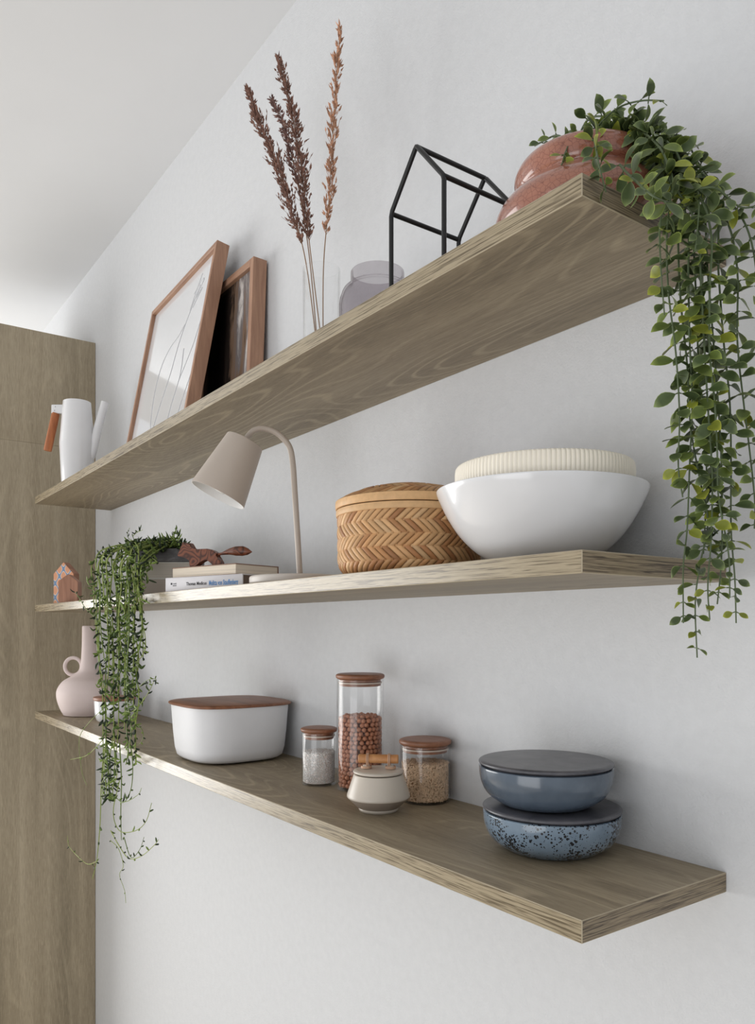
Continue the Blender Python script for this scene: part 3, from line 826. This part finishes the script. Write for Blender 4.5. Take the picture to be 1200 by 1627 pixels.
# antler-like sprigs and long ends
s_ = rim(0.12, 0.03, 0.03)
strand([s_, at(262, 862, 0.10), at(276, 858, 0.10), at(288, 862, 0.10)], 330, 0.9, 0.0013, 0.03)
strand([at(276, 858, 0.10), at(283, 850, 0.10), at(278, 840, 0.10)], 331, 1.2, 0.0012, 0.014)
strand([rim(0.03, 0.03), at(212, 855, 0.06), at(218, 846, 0.05), at(227, 842, 0.05)], 332, 0.5, 0.001, 0.01)
strand([rim(0.02, 0.03), at(205, 856, 0.06), at(203, 846, 0.05), at(206, 839, 0.05)], 333, 0.3, 0.0009, 0.01)
strand([H(212, 900), H(220, 960), H(231, 1015), H(226, 1042), H(205, 1062), H(195, 1085)], 334, 0.5, 0.0013, 0.012)
strand([H(200, 1130), H(215, 1128), H(233, 1105), H(246, 1080)], 335, 0.5, 0.0011, 0.014)
strand([H(205, 1120), H(215, 1100), H(232, 1082), H(247, 1079), H(247, 1086)], 336, 0.6, 0.0009, 0.012)
strand([H(168, 1170), H(150, 1190), H(136, 1201), H(112, 1207)], 337, 0.25, 0.0011, 0.012)
strand([H(170, 1120), H(140, 1150), H(126, 1175), H(130, 1225), H(138, 1248)], 338, 0.15, 0.0009, 0.012)
strand([H(165, 1190), H(161, 1250), H(159, 1310), H(154, 1365), H(147, 1396)], 339, 0.35, 0.0016, 0.012)
strand([H(155, 1368), H(140, 1373), H(125, 1362), H(110, 1345), H(107, 1328)], 340, 0.35, 0.0009, 0.010)
strand([H(190, 1180), H(193, 1240), H(192, 1290), H(193, 1335)], 341, 0.35, 0.0016, 0.012)
strand([H(192, 1275), H(205, 1272), H(220, 1262), H(225, 1252)], 342, 0.2, 0.001, 0.010)
strand([H(190, 1240), H(180, 1290), H(190, 1320), H(215, 1320), H(232, 1305), H(241, 1276)], 343, 0.3, 0.0012, 0.010)
strand([H(176, 1320), H(190, 1345), H(205, 1364), H(225, 1360), H(245, 1343), H(252, 1334)], 344, 0.35, 0.0012, 0.010)
strand([H(197, 1330), H(208, 1362), H(222, 1350), H(229, 1330)], 345, 0.4, 0.001, 0.010)
strand([H(175, 1335), H(188, 1348), H(196, 1375), H(190, 1390), H(198, 1415), H(200, 1435)], 346, 0.2, 0.0008, 0.008)
strand([H(200, 1170), H(210, 1200), H(209, 1250), H(196, 1275), H(180, 1262)], 347, 0.5, 0.0013, 0.014)
strand([H(170, 1180), H(176, 1230), H(166, 1260), H(176, 1275)], 348, 1.0, 0.0013, 0.018)
strand([H(180, 1180), H(186, 1230), H(178, 1250)], 349, 1.2, 0.0014, 0.02)
strand([H(215, 1150), H(226, 1160), H(227, 1175), H(218, 1185)], 350, 0.3, 0.001, 0.01)
strand([at(150, 980, -0.02), H(135, 965), H(125, 948), H(118, 940)], 351, 0.6, 0.0011, 0.012)
strand([at(160, 950, -0.02), H(142, 930), H(138, 918)], 352, 0.8, 0.0011, 0.012)

# desk lamp
LAMP = plain('lamp_beige', (190, 177, 165), 0.42, var=0.015)
LAMPB = plain('lamp_base', (206, 198, 190), 0.45, var=0.015)
hh = math.radians(246 - 360)
t = thing('desk_lamp', 'beige metal desk lamp with conical shade on the middle shelf', 'lamp', (-0.70, 0.098, MID), hh)
bm = bmesh.new(); lathe(bm, rnd([(0, 0), (0.088, 0), (0.088, 0.015), (0, 0.016)], 5, 0.005), 72); finish('base', bm, LAMPB, t, 40)
bm = bmesh.new()
tube(bm, catmull([(0, 0, 0.012), (0.004, 0, 0.08), (0.009, 0, 0.16), (0.013, 0, 0.216), (0.020, 0, 0.244), (0.040, 0, 0.264), (0.062, 0, 0.271), (0.079, 0, 0.267), (0.090, 0, 0.256), (0.094, 0, 0.245)], 8), 0.0052, 16)
finish('arm', bm, LAMP, t, 60)
th = math.radians(26)
sh_dir = Vector((math.sin(th), 0, -math.cos(th)))
MS = Matrix.Translation(Vector((0.095, 0, 0.247))) @ Vector((0, 0, -1)).rotation_difference(sh_dir).to_matrix().to_4x4() @ Matrix.Scale(0.955, 4)
bm = bmesh.new()
lathe(bm, rnd([(0, 0), (0.0345, 0), (0.0515, -0.110)], 3, 0.002), 72, mi=0, M=MS)
lathe(bm, [(0.0515, -0.110), (0.0500, -0.110), (0.0330, -0.002), (0, -0.002)], 72, mi=1, M=MS)
finish('shade', bm, [LAMP, plain('shade_inner', (236, 234, 232), 0.5, var=0.01)], t, 35)
bm = bmesh.new()
lathe(bm, [(0, -0.004), (0.014, -0.004), (0.015, -0.034), (0.012, -0.040), (0, -0.040)], 24, M=MS)
finish('socket', bm, LAMPB, t, 30)
bm = bmesh.new()
lathe(bm, [(0.0, -0.038), (0.011, -0.040), (0.014, -0.052), (0.021, -0.072), (0.0225, -0.084), (0.018, -0.096), (0.009, -0.103), (0, -0.105)], 32, M=MS)
finish('bulb', bm, plain('frosted_bulb', (238, 238, 236), 0.15, coat=0.5, var=0.0), t, 60)

# woven basket
WEAVE = attr_mat('bamboo_weave', rough=0.5, spec=0.35)
t = thing('woven_basket', 'round lidded woven bamboo basket left of the white bowl', 'basket', (-0.4197, 0.120, MID), math.radians(20))
rs = random.Random(5)
def strip_col(kind=0):
    c = s2l(rs.choice([(212, 164, 114), (206, 154, 104), (222, 176, 126), (194, 140, 92), (228, 186, 138), (182, 128, 84), (214, 166, 116), (218, 172, 122)]))
    g = rs.uniform(0.85, 1.12)
    return (c[0] * g, c[1] * g, c[2] * g, 1)
def basket_r(z):
    if z < 0.02: return 0.092 + 0.0125 * math.sin(min(1, z / 0.02) * PI / 2)
    return 0.1045 + 0.001 * math.sin(z * 20)
bm = bmesh.new(); cl = bm.loops.layers.float_color.new('col')
H_, NR, NS = 0.090, 5, 62
# dark core behind the strips
allv = lathe(bm, [(0, 0.001), (0.088, 0.001), (0.100, 0.012), (0.1015, 0.03), (0.1015, H_)], 64)
for f_ in bm.faces:
    for lp in f_.loops: lp[cl] = s2l((88, 54, 32))
def plate(fn, c, n=5):
    """fn(s, t) -> point, s across strip 0..1, t along strip 0..1"""
    g = [[bm.verts.new(fn(s, tt / n)) for s in (0.0, 0.18, 0.82, 1.0)] for tt in range(n + 1)]
    for i in range(n):
        for j in range(3):
            f_ = bm.faces.new([g[i][j], g[i][j + 1], g[i + 1][j + 1], g[i + 1][j]]); f_.smooth = True
            for lp in f_.loops: lp[cl] = tuple(x * (0.82 if j != 1 else 1.0) for x in c[:3]) + (1,)
rowh = H_ / NR
for r_ in range(NR):
    for i in range(NS):
        c = strip_col()
        sg = 1 if r_ % 2 == 0 else -1
        a0 = 2 * PI * (i + 0.5 * 0) / NS
        da = 2 * PI / NS
        span = 2.3 * da
        z0 = r_ * rowh - 0.0025; z1 = (r_ + 1) * rowh + 0.0025
        ph = 0
        if r_ % 2: ph = span
        def fn(s, tt, a0=a0, sg=sg, z0=z0, z1=z1, ph=ph):
            ang = a0 + ph + sg * span * tt + da * 0.94 * s
            z = z0 + (z1 - z0) * tt
            lift = 0.0020 * math.sin(PI * min(1, max(0, tt * 1.0))) ** 0.6 + (0.0006 if 0.1 < s < 0.9 else -0.0006)
            R_ = basket_r(max(0, z)) - 0.0022 + lift
            return Vector((R_ * math.cos(ang), R_ * math.sin(ang), max(0.0005, z)))
        plate(fn, c)
finish('woven_body', bm, WEAVE, t, -50)
bm = bmesh.new(); cl = bm.loops.layers.float_color.new('col')
def band(z0, z1, R0, c, wob=0.0):
    n0 = len(bm.faces)
    lathe(bm, rnd([(R0 - 0.003, z0), (R0, z0), (R0 + 0.0006, (z0 + z1) / 2), (R0, z1), (R0 - 0.003, z1)], 3, 0.0012), 96, close=True)
    bm.faces.ensure_lookup_table()
    for f_ in bm.faces[n0:]:
        for lp in f_.loops: lp[cl] = s2l(c)
band(0.0865, 0.0965, 0.1068, (222, 180, 132))
finish('body_band', bm, WEAVE, t, 40)
bm = bmesh.new(); cl = bm.loops.layers.float_color.new('col')
band(0.0975, 0.1095, 0.1078, (226, 182, 132))
lid = finish('lid_band', bm, WEAVE, t, 40)
bm = bmesh.new(); cl = bm.loops.layers.float_color.new('col')
def lid_z(r): return 0.109 + 0.024 * (1 - (r / 0.106) ** 2.6)
lathe(bm, [(0.1055, 0.104)] + [(r, lid_z(r) - 0.002) for r in (0.104, 0.095, 0.08, 0.06, 0.03)] + [(0, lid_z(0) - 0.002)], 64)
for f_ in bm.faces:
    for lp in f_.loops: lp[cl] = s2l((88, 54, 32))
rings = [(0.107, 0.082), (0.084, 0.058), (0.060, 0.034), (0.036, 0.004)]
for ri, (ra, rb) in enumerate(rings):
    n = max(10, int(2 * PI * (ra + rb) / 2 / 0.0095))
    for i in range(n):
        c = strip_col(); a0 = 2 * PI * i / n; da = 2 * PI / n; sg = 1 if ri % 2 == 0 else -1
        def fn(s, tt, a0=a0, da=da, ra=ra, rb=rb, sg=sg):
            ang = a0 + sg * 0.24 * (0.1 / max(0.03, ra)) * tt ** 1.2 + da * 0.93 * s
            R_ = ra + (rb - ra) * tt
            return Vector((R_ * math.cos(ang), R_ * math.sin(ang), lid_z(min(R_, 0.1055)) + 0.0012 * math.sin(PI * tt) + (0.0004 if 0.1 < s < 0.9 else -0.0006)))
        plate(fn, c)
finish('woven_lid', bm, WEAVE, t, -50)

# white bowl with a ribbed cream bowl inside
bm = bmesh.new()
prof = [(0, 0.004), (0.040, 0.004), (0.044, 0.0), (0.050, 0.0), (0.056, 0.005), (0.078, 0.018), (0.098, 0.038), (0.113, 0.061), (0.1225, 0.081), (0.1258, 0.0895), (0.1252, 0.0915), (0.1225, 0.0905), (0.118, 0.081), (0.108, 0.060), (0.093, 0.040), (0.073, 0.021), (0.05, 0.009), (0, 0.008)]
pr = [(v_.x, v_.y) for v_ in catmull([(a, b, 0) for a, b in prof], 4)]
lathe(bm, pr, 128)
o = tag(finish('serving_bowl', bm, WHITE, smooth=60), 'wide glossy white bowl on the middle shelf beside the woven basket', 'bowl'); o.location = (-0.1652, 0.1235, MID)
NRIB = 126
bm = bmesh.new()
def ribs(a, r, z):
    if r < 0.0985: return 0
    return 0.0011 * (abs(math.sin(a * NRIB / 2)) ** 0.8 - 0.6)
lathe(bm, [(0, 0.0125), (0.050, 0.0125), (0.068, 0.0235), (0.088, 0.042), (0.0975, 0.056), (0.1025, 0.070), (0.1045, 0.084), (0.1062, 0.100), (0.1062, 0.110), (0.1055, 0.1165), (0.1040, 0.1188), (0.0980, 0.1185), (0.0970, 0.114), (0.0970, 0.090), (0.092, 0.066), (0.078, 0.046), (0.05, 0.028), (0, 0.022)], NRIB * 6, ribs=ribs)
CREAM = plain('cream_glaze', (246, 238, 222), 0.35, coat=0.2, var=0.02)
o = tag(finish('ribbed_bowl', bm, CREAM, smooth=60), 'cream vertically ribbed bowl nested inside the wide white bowl', 'bowl'); o.location = (-0.1605, 0.1235, MID)

# ------------------------------------------------------------------ BOTTOM SHELF
# pink bottle vase
PINK = plain('pink_matte', (222, 206, 202), 0.65, 0.3, var=0.015, bump=0.05)
t = thing('bottle_vase', 'pale pink bottle vase with small loop handle by the wardrobe', 'vase', (-2.073, 0.119, BOT), math.atan2(RT.y, RT.x))
bm = bmesh.new()
pr = [(v_.x, v_.y) for v_ in catmull([(a, b, 0) for a, b in [(0, 0.0), (0.068, 0.0), (0.080, 0.008), (0.092, 0.035), (0.098, 0.062), (0.095, 0.085), (0.078, 0.109), (0.050, 0.126), (0.032, 0.142), (0.026, 0.165), (0.023, 0.20), (0.0215, 0.25), (0.021, 0.280), (0.0175, 0.280), (0.018, 0.25), (0.019, 0.19), (0.02, 0.15)]], 5)]
lathe(bm, pr, 80); finish('body', bm, PINK, t, 50)
bm = bmesh.new()
tube(bm, [(-0.051 + 0.0265 * math.cos(a), 0, 0.154 + 0.0275 * math.sin(a)) for a in [2 * PI * i / 40 for i in range(40)]], 0.0058, 14, closed=True)
finish('loop_handle', bm, PINK, t, 60)

# small white pot with wooden lid
t = thing('lidded_pot', 'small white pot with wooden lid half hidden by the hanging succulent', 'pot', (-1.8385, 0.1275, BOT))
bm = bmesh.new(); lathe(bm, rnd([(0, 0), (0.048, 0), (0.056, 0.02), (0.058, 0.064), (0.055, 0.064), (0.052, 0.02), (0, 0.006)], 4, 0.01), 64); finish('body', bm, WHITE, t, 50)
bm = bmesh.new(); lathe(bm, rnd([(0, 0.0645), (0.0605, 0.0645), (0.0605, 0.0745), (0, 0.0755)], 4, 0.003), 64); finish('lid', bm, REDW, t, 40)

# white bowed-square box with wooden lid
def sq(a, p):
    b_ = 0.115; a = a * 0.958
    return [(x * (1 + b_ * (1 - (y / a) ** 2)), y * (1 + b_ * (1 - (x / a) ** 2))) for x, y in sq0(a, p + 1.2)]
def sq0(a, p): return [(a * math.copysign(abs(math.cos(q)) ** (2 / p), math.cos(q)), a * math.copysign(abs(math.sin(q)) ** (2 / p), math.sin(q))) for q in [2 * PI * (i + 0.5) / 120 for i in range(120)]]
def stack_rings(bm, lv, capb=True, capt=True):
    rr = [[bm.verts.new((x, y, z)) for x, y in sq(a, p)] for a, p, z in lv]
    for A, B in zip(rr, rr[1:]):
        for i in range(120): bm.faces.new([A[i], A[(i + 1) % 120], B[(i + 1) % 120], B[i]])
    if capb: bm.faces.new(rr[0][::-1])
    if capt: bm.faces.new(rr[-1])
t = thing('bread_box', 'large white bowed-square box with reddish wooden lid', 'storage box', (-1.056, 0.1305, BOT))
bm = bmesh.new(); stack_rings(bm, [(0.078, 3.2, 0.003), (0.088, 3.4, 0.004), (0.095, 3.6, 0.010), (0.0985, 3.8, 0.025), (0.1015, 4.0, 0.060), (0.1045, 4.2, 0.112), (0.1045, 4.2, 0.1155), (0.1015, 4.2, 0.1155), (0.100, 4.2, 0.11), (0.095, 4, 0.03), (0.08, 3.4, 0.010)])
finish('body', bm, MATTEW, t, 50)
bm = bmesh.new(); stack_rings(bm, [(0.060, 3.4, 0), (0.072, 3.4, 0.0), (0.074, 3.4, 0.0035), (0.06, 3.4, 0.0035)])
finish('foot', bm, plain('dark_foot', (40, 40, 42), 0.7), t, 30)
bm = bmesh.new(); stack_rings(bm, [(0.1040, 4.6, 0.1158), (0.1075, 4.8, 0.1160), (0.1090, 5.0, 0.1180), (0.1082, 5.0, 0.1202), (0.1040, 4.6, 0.1222), (0.05, 3, 0.1235)])
finish('lid', bm, REDW, t, 50)

# storage jars
def jar(label, x, y, r, gh, lt):
    t = thing('storage_jar', label, 'jar', (x, y, BOT), 0, 'glass jars with wooden lids')
    bm = bmesh.new()
    lathe(bm, rnd([(0, 0.0004), (r - 0.001, 0.0004), (r, 0.003), (r, gh), (r - 0.0022, gh), (r - 0.0022, 0.004), (0, 0.004)], 4, 0.003), 72)
    finish('glass_body', bm, CLEAR, t, 40)
    bm = bmesh.new(); lathe(bm, rnd([(0, gh + 0.0003), (r - .001, gh + 0.0003), (r + 0.0016, gh + 0.003), (r + 0.0016, gh + lt - .002), (r - 0.003, gh + lt), (0, gh + lt + 0.0004)], 4, 0.002), 72)
    lid = finish('lid', bm, REDW, t, 40)
    bm = bmesh.new(); lathe(bm, rnd([(0, gh), (r - 0.005, gh), (r - 0.005, gh - 0.004), (r - 0.0068, gh - 0.0045), (r - 0.0068, gh - 0.007), (r - 0.005, gh - 0.0075), (r - 0.0052, gh - 0.0115), (0, gh - 0.0115)], 2, 0.0006), 56)
    finish('lid_plug', bm, REDW, lid, 40)
    bm = bmesh.new(); lathe(bm, rnd([(r - 0.0048, gh - 0.0072), (r - 0.0028, gh - 0.0072), (r - 0.0028, gh - 0.0048), (r - 0.0048, gh - 0.0048)], 2, 0.0006), 56, close=True)
    finish('seal', bm, plain('clear_silicone', (206, 190, 176), 0.4), lid, 40)
    return t
jar('smallest glass jar with wooden lid, half full of coarse white salt', -0.7008, 0.1374, 0.0313, 0.0925, 0.0085)
jar('tallest glass jar with wooden lid, filled with reddish-brown peas', -0.6233, 0.1731, 0.0407, 0.1895, 0.0095)
jar('squat glass jar with wooden lid, filled with pale brown rice', -0.4854, 0.2050, 0.0404, 0.0905, 0.0095)

# the peas: visible ones one by one
rs = random.Random(11)
pea_me = None
def pea_bm(r=0.0042):
    b = bmesh.new(); bmesh.ops.create_icosphere(b, subdivisions=2, radius=r)
    q = random.Random(3)
    for v_ in b.verts:
        n_ = v_.co.normalized()
        v_.co *= 1 + 0.05 * math.sin(n_.x * 7 + 1) * math.cos(n_.y * 6) + (0.10 if n_.z > 0.9 else 0)
    return b
PEA = plain('pea_brown', (176, 118, 88), 0.55, var=0.25, vscale=260)
proto = finish('chickpea', pea_bm(), PEA, smooth=60)
pl = []
jr, jx, jy = 0.0407 - 0.0023 - 0.0046, -0.6233, 0.1731
camdir = Vector((CAM.x - jx, CAM.y - jy, 0)).normalized()
nrow = 16
stuffpts = []
for rI in range(nrow):
    n = 24
    for i in range(n):
        a = 2 * PI * (i + 0.5 * (rI % 2)) / n + rs.uniform(-.06, .06)
        p = Vector((jr * math.cos(a), jr * math.sin(a), 0.0090 + rI * 0.00745 + rs.uniform(-.0006, .0006)))
        d = Vector((math.cos(a), math.sin(a), 0)).dot(camdir)
        (pl if d > 0.05 else stuffpts).append(p)
ztop = 0.0090 + nrow * 0.00745
for rr_, n in ((0.0255, 18), (0.017, 12), (0.0085, 6), (0.0, 1)):
    for i in range(n):
        a = 2 * PI * i / n + rr_ * 50
        p = Vector((rr_ * math.cos(a), rr_ * math.sin(a), ztop - 0.004 + rs.uniform(-.001, .002)))
        pl.append(p)
        for zz in range(1, 16): stuffpts.append(p - Vector((0, 0, zz * 0.0076)))
peas = [proto]
for i, p in enumerate(pl[:300]):
    o = proto if i == 0 else proto.copy()
    if i: C.objects.link(o)
    o.location = Vector((jx, jy, BOT)) + p
    o.rotation_euler = (rs.uniform(0, 6), rs.uniform(0, 6), rs.uniform(0, 6))
    tag(o, 'round reddish-brown chickpea inside the tallest glass jar', 'chickpea', 'chickpeas in the tallest glass jar')
bm = bmesh.new(); src = pea_bm(0.0041)
me = bpy.data.meshes.new('pea_src'); src.to_mesh(me); src.free()
for p in stuffpts + pl[300:]:
    n0 = len(bm.verts); bm.from_mesh(me); bm.verts.ensure_lookup_table()
    for v_ in bm.verts[n0:]: v_.co += p
bpy.data.meshes.remove(me)
o = tag(finish('chickpeas', bm, PEA, smooth=60), 'remaining chickpeas at the back and middle of the tallest jar', 'chickpeas', 'chickpeas in the tallest glass jar', 'stuff'); o.location = (jx, jy, BOT)

def grains(name, label, cat, x, y, R_, h, gl, gr, n, col, core, seed):
    q = random.Random(seed); bm = bmesh.new(); cl = bm.loops.layers.float_color.new('col')
    lathe(bm, [(0, 0.0045), (R_ - gr * 2.2, 0.0045), (R_ - gr * 2.2, h - gr), (0, h)], 48)
    for f_ in bm.faces:
        for lp in f_.loops: lp[cl] = s2l(core)
    for i in range(n):
        if q.random() < 0.78:
            a = q.uniform(0, 2 * PI); p = Vector(((R_ - gr * 1.3) * math.cos(a), (R_ - gr * 1.3) * math.sin(a), q.uniform(0.0055, h)))
            tn = Vector((-math.sin(a), math.cos(a), 0)); th_ = q.uniform(0, PI)
            d = tn * math.cos(th_) + Vector((0, 0, 1)) * math.sin(th_)
        else:
            a = q.uniform(0, 2 * PI); r_ = (R_ - gr * 1.5) * math.sqrt(q.random()); p = Vector((r_ * math.cos(a), r_ * math.sin(a), h + q.uniform(-gr, gr)))
            d = Vector((q.uniform(-1, 1), q.uniform(-1, 1), q.uniform(-.4, .4))).normalized()
        u = d.orthogonal().normalized(); u = Quaternion(d, q.uniform(0, PI)) @ u; v2 = d.cross(u)
        g = q.uniform(0.8, 1.15); c = tuple(min(1, x_ * g) for x_ in s2l(col)[:3]) + (1,)
        e = [bm.verts.new(p - d * gl), bm.verts.new(p + d * gl)]
        m_ = [bm.verts.new(p + w_ * gr) for w_ in (u, v2, -u, -v2)]
        for j in range(4):
            for tri in ((e[0], m_[(j + 1) % 4], m_[j]), (e[1], m_[j], m_[(j + 1) % 4])):
                f_ = bm.faces.new(tri)
                for lp in f_.loops: lp[cl] = c
    o = finish(name, bm, attr_mat(name + '_mat', rough=0.5), smooth=80)
    o.location = (x, y, BOT); return tag(o, label, cat, None, 'stuff')
grains('rice', 'pale brown rice grains filling the squat glass jar', 'rice', -0.4854, 0.2050, 0.0380, 0.062, 0.0032, 0.00095, 5200, (230, 198, 164), (176, 140, 108), 1)
grains('salt', 'coarse off-white salt crystals in the smallest jar', 'salt', -0.7008, 0.1374, 0.0289, 0.058, 0.0013, 0.0010, 4200, (255, 250, 245), (250, 240, 234), 2)

# beige sugar pot
t = thing('sugar_pot', 'small beige ceramic pot with bamboo-handled lid, standing before the tall jars', 'pot', (-0.4753, 0.1051, BOT))
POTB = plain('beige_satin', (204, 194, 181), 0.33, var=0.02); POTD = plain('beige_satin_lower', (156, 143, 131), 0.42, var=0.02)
bm = bmesh.new()
lathe(bm, rnd([(0, 0.0), (0.0285, 0.0), (0.0305, 0.0035), (0.0300, 0.0052)], 3, 0.0015), 80)
lathe(bm, rnd([(0.0300, 0.0050), (0.0320, 0.0062), (0.0482, 0.0215), (0.0480, 0.0250), (0.0375, 0.0560), (0.034, 0.0560), (0.044, 0.024), (0, 0.008)], 4, 0.004), 80)
bm.normal_update()
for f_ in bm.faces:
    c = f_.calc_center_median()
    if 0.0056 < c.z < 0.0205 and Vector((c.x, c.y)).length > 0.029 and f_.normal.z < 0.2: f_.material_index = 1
finish('body', bm, [POTB, POTD], t, 40)
bm = bmesh.new(); lathe(bm, rnd([(0, 0.0568), (0.036, 0.0568), (0.0388, 0.0588), (0.0385, 0.0612), (0.034, 0.0628), (0, 0.0636)], 4, 0.0015), 80)
lid = finish('lid', bm, POTB, t, 40)
ax = Quaternion((0, 0, 1), math.radians(-6)) @ RT
LEATH = plain('pale_leather', (206, 168, 140), 0.6)
for s in (-1, 1):
    c = ax * (0.0185 * s)
    bm = bmesh.new(); lathe(bm, rnd([(0, 0.0630), (0.0062, 0.0630), (0.0068, 0.066), (0.0045, 0.0695), (0, 0.070)], 3, 0.001), 24, M=Matrix.Translation(c))
    kb = finish('lug', bm, POTB, lid, 40)
    bm = bmesh.new()
    for w_ in (0, 1, 2):
        tube(bm, [(c.x + 0.0076 * math.cos(q), c.y + 0.0076 * math.sin(q), 0.0645 + w_ * 0.0013) for q in [2 * PI * i / 24 for i in range(24)]], 0.0008, 6, closed=True)
    up = Vector((0, 0, 1)); side = ax.cross(up)
    for w_ in (-1, 1):
        cc_ = c + ax * (w_ * 0.0011 - 0.002 * s)
        tube(bm, [cc_ + side * (0.0076 * math.cos(q)) + up * (0.0785 + 0.0078 * math.sin(q) - (0.004 if math.sin(q) < -0.7 else 0)) for q in [2 * PI * i / 24 for i in range(24)]], 0.0008, 6, closed=True)
    tube(bm, [c - ax * (0.002 * s) + side * (-0.006) + up * 0.074, c + side * (-0.0074) + up * 0.065], 0.0009, 6)
    finish('leather_tie', bm, LEATH, kb, 60)
bm = bmesh.new()
tube(bm, [ax * (-0.0305 + 0.061 * q) + Vector((0, 0, 0.0785)) for q in (0, 0.012, 0.03, 0.1, 0.5, 0.9, 0.97, 0.988, 1)], 0.0067, 20, rf=lambda k_: 0.0056 if k_ in (0, 1) else 0.0068)
tag(finish('bamboo_handle', bm, CORK, lid, 60), 'orange-brown bamboo rod handle')

# stacked blue bowls with dark lids
def speckle(name, base, hi, dots, scale, thr):
    k = NT(name); v = k.coords()
    n = k.noise(v, 14, 4, 0.6); c = k.ramp(n, [(0.3, base), (0.7, hi)])
    vo = k.add('ShaderNodeTexVoronoi', Scale=scale, Randomness=1.0); k.link(v, vo.inputs['Vector'])
    big = k.noise(k.coords((1, 1, 1), (3, 1, 2)), 22, 2)
    rr_ = k.math('MULTIPLY', k.math('SUBTRACT', big, thr[0]), thr[1])
    vs_ = k.add('ShaderNodeSeparateColor'); k.link(vo.outputs['Color'], vs_.inputs[0])
    rad = k.math('MULTIPLY', rr_, k.math('ADD', vs_.outputs[0], 0.35))
    hit = k.math('LESS_THAN', vo.outputs['Distance'], rad)
    k.color(k.mix(c, s2l(dots), hit))
    k.b.inputs['Roughness'].default_value = 0.2; k.b.inputs['Coat Weight'].default_value = 0.5; k.b.inputs['Coat Roughness'].default_value = 0.08
    return k.m
BLUE1 = speckle('slate_blue_glaze', (62, 74, 88), (92, 104, 118), (26, 30, 38), 70, (0.5, 0.9))
BLUE2 = speckle('speckled_blue_glaze', (98, 116, 134), (130, 148, 164), (24, 30, 38), 310, (0.30, 2.0))
k = NT('slate_lid'); v = k.coords()
n = k.noise(v, 26, 6, 0.65, 0.4)
k.color(k.ramp(n, [(0.3, (60, 60, 66)), (0.55, (82, 82, 88)), (0.8, (104, 102, 106))])); k.b.inputs['Roughness'].default_value = 0.38; k.b.inputs['Coat Weight'].default_value = 0.15
LIDM = k.m
for i, (x, y, z, r, m, lab) in enumerate((
        (-0.182, 0.162, BOT, 0.0855, BLUE2, 'lower pale blue bowl with dark speckles and lid, carrying another bowl'),
        (-0.1855, 0.155, BOT + 0.0566, 0.0830, BLUE1, 'upper slate-blue lidded bowl, stacked on the speckled bowl'))):
    t = thing('lidded_bowl', lab, 'bowl', (x, y, z), 0, None)
    bm = bmesh.new(); kx = r / 0.0855
    pr = [(v_.x * kx, v_.y) for v_ in catmull([(a, b, 0) for a, b in [(0, 0.0), (0.048, 0.0), (0.062, 0.0045), (0.076, 0.015), (0.0835, 0.030), (0.0855, 0.046), (0.0848, 0.0485), (0.082, 0.0475), (0.080, 0.032), (0.072, 0.017), (0.05, 0.007), (0, 0.005)]], 5)]
    lathe(bm, pr, 96); finish('body', bm, m, t, 60)
    bm = bmesh.new(); lathe(bm, rnd([(0, 0.0500), (0.0835 * kx, 0.0500), (0.0862 * kx, 0.0520), (0.0855 * kx, 0.0545), (0.082 * kx, 0.0558), (0, 0.0562)], 4, 0.0015), 96)
    finish('lid', bm, LIDM, t, 40)
    bm = bmesh.new(); lathe(bm, [(0.0795 * kx, 0.0502), (0.0795 * kx, 0.044), (0.076 * kx, 0.044), (0.076 * kx, 0.0502)], 72, close=True)
    finish('lid_rim', bm, LIDM, t, 30)
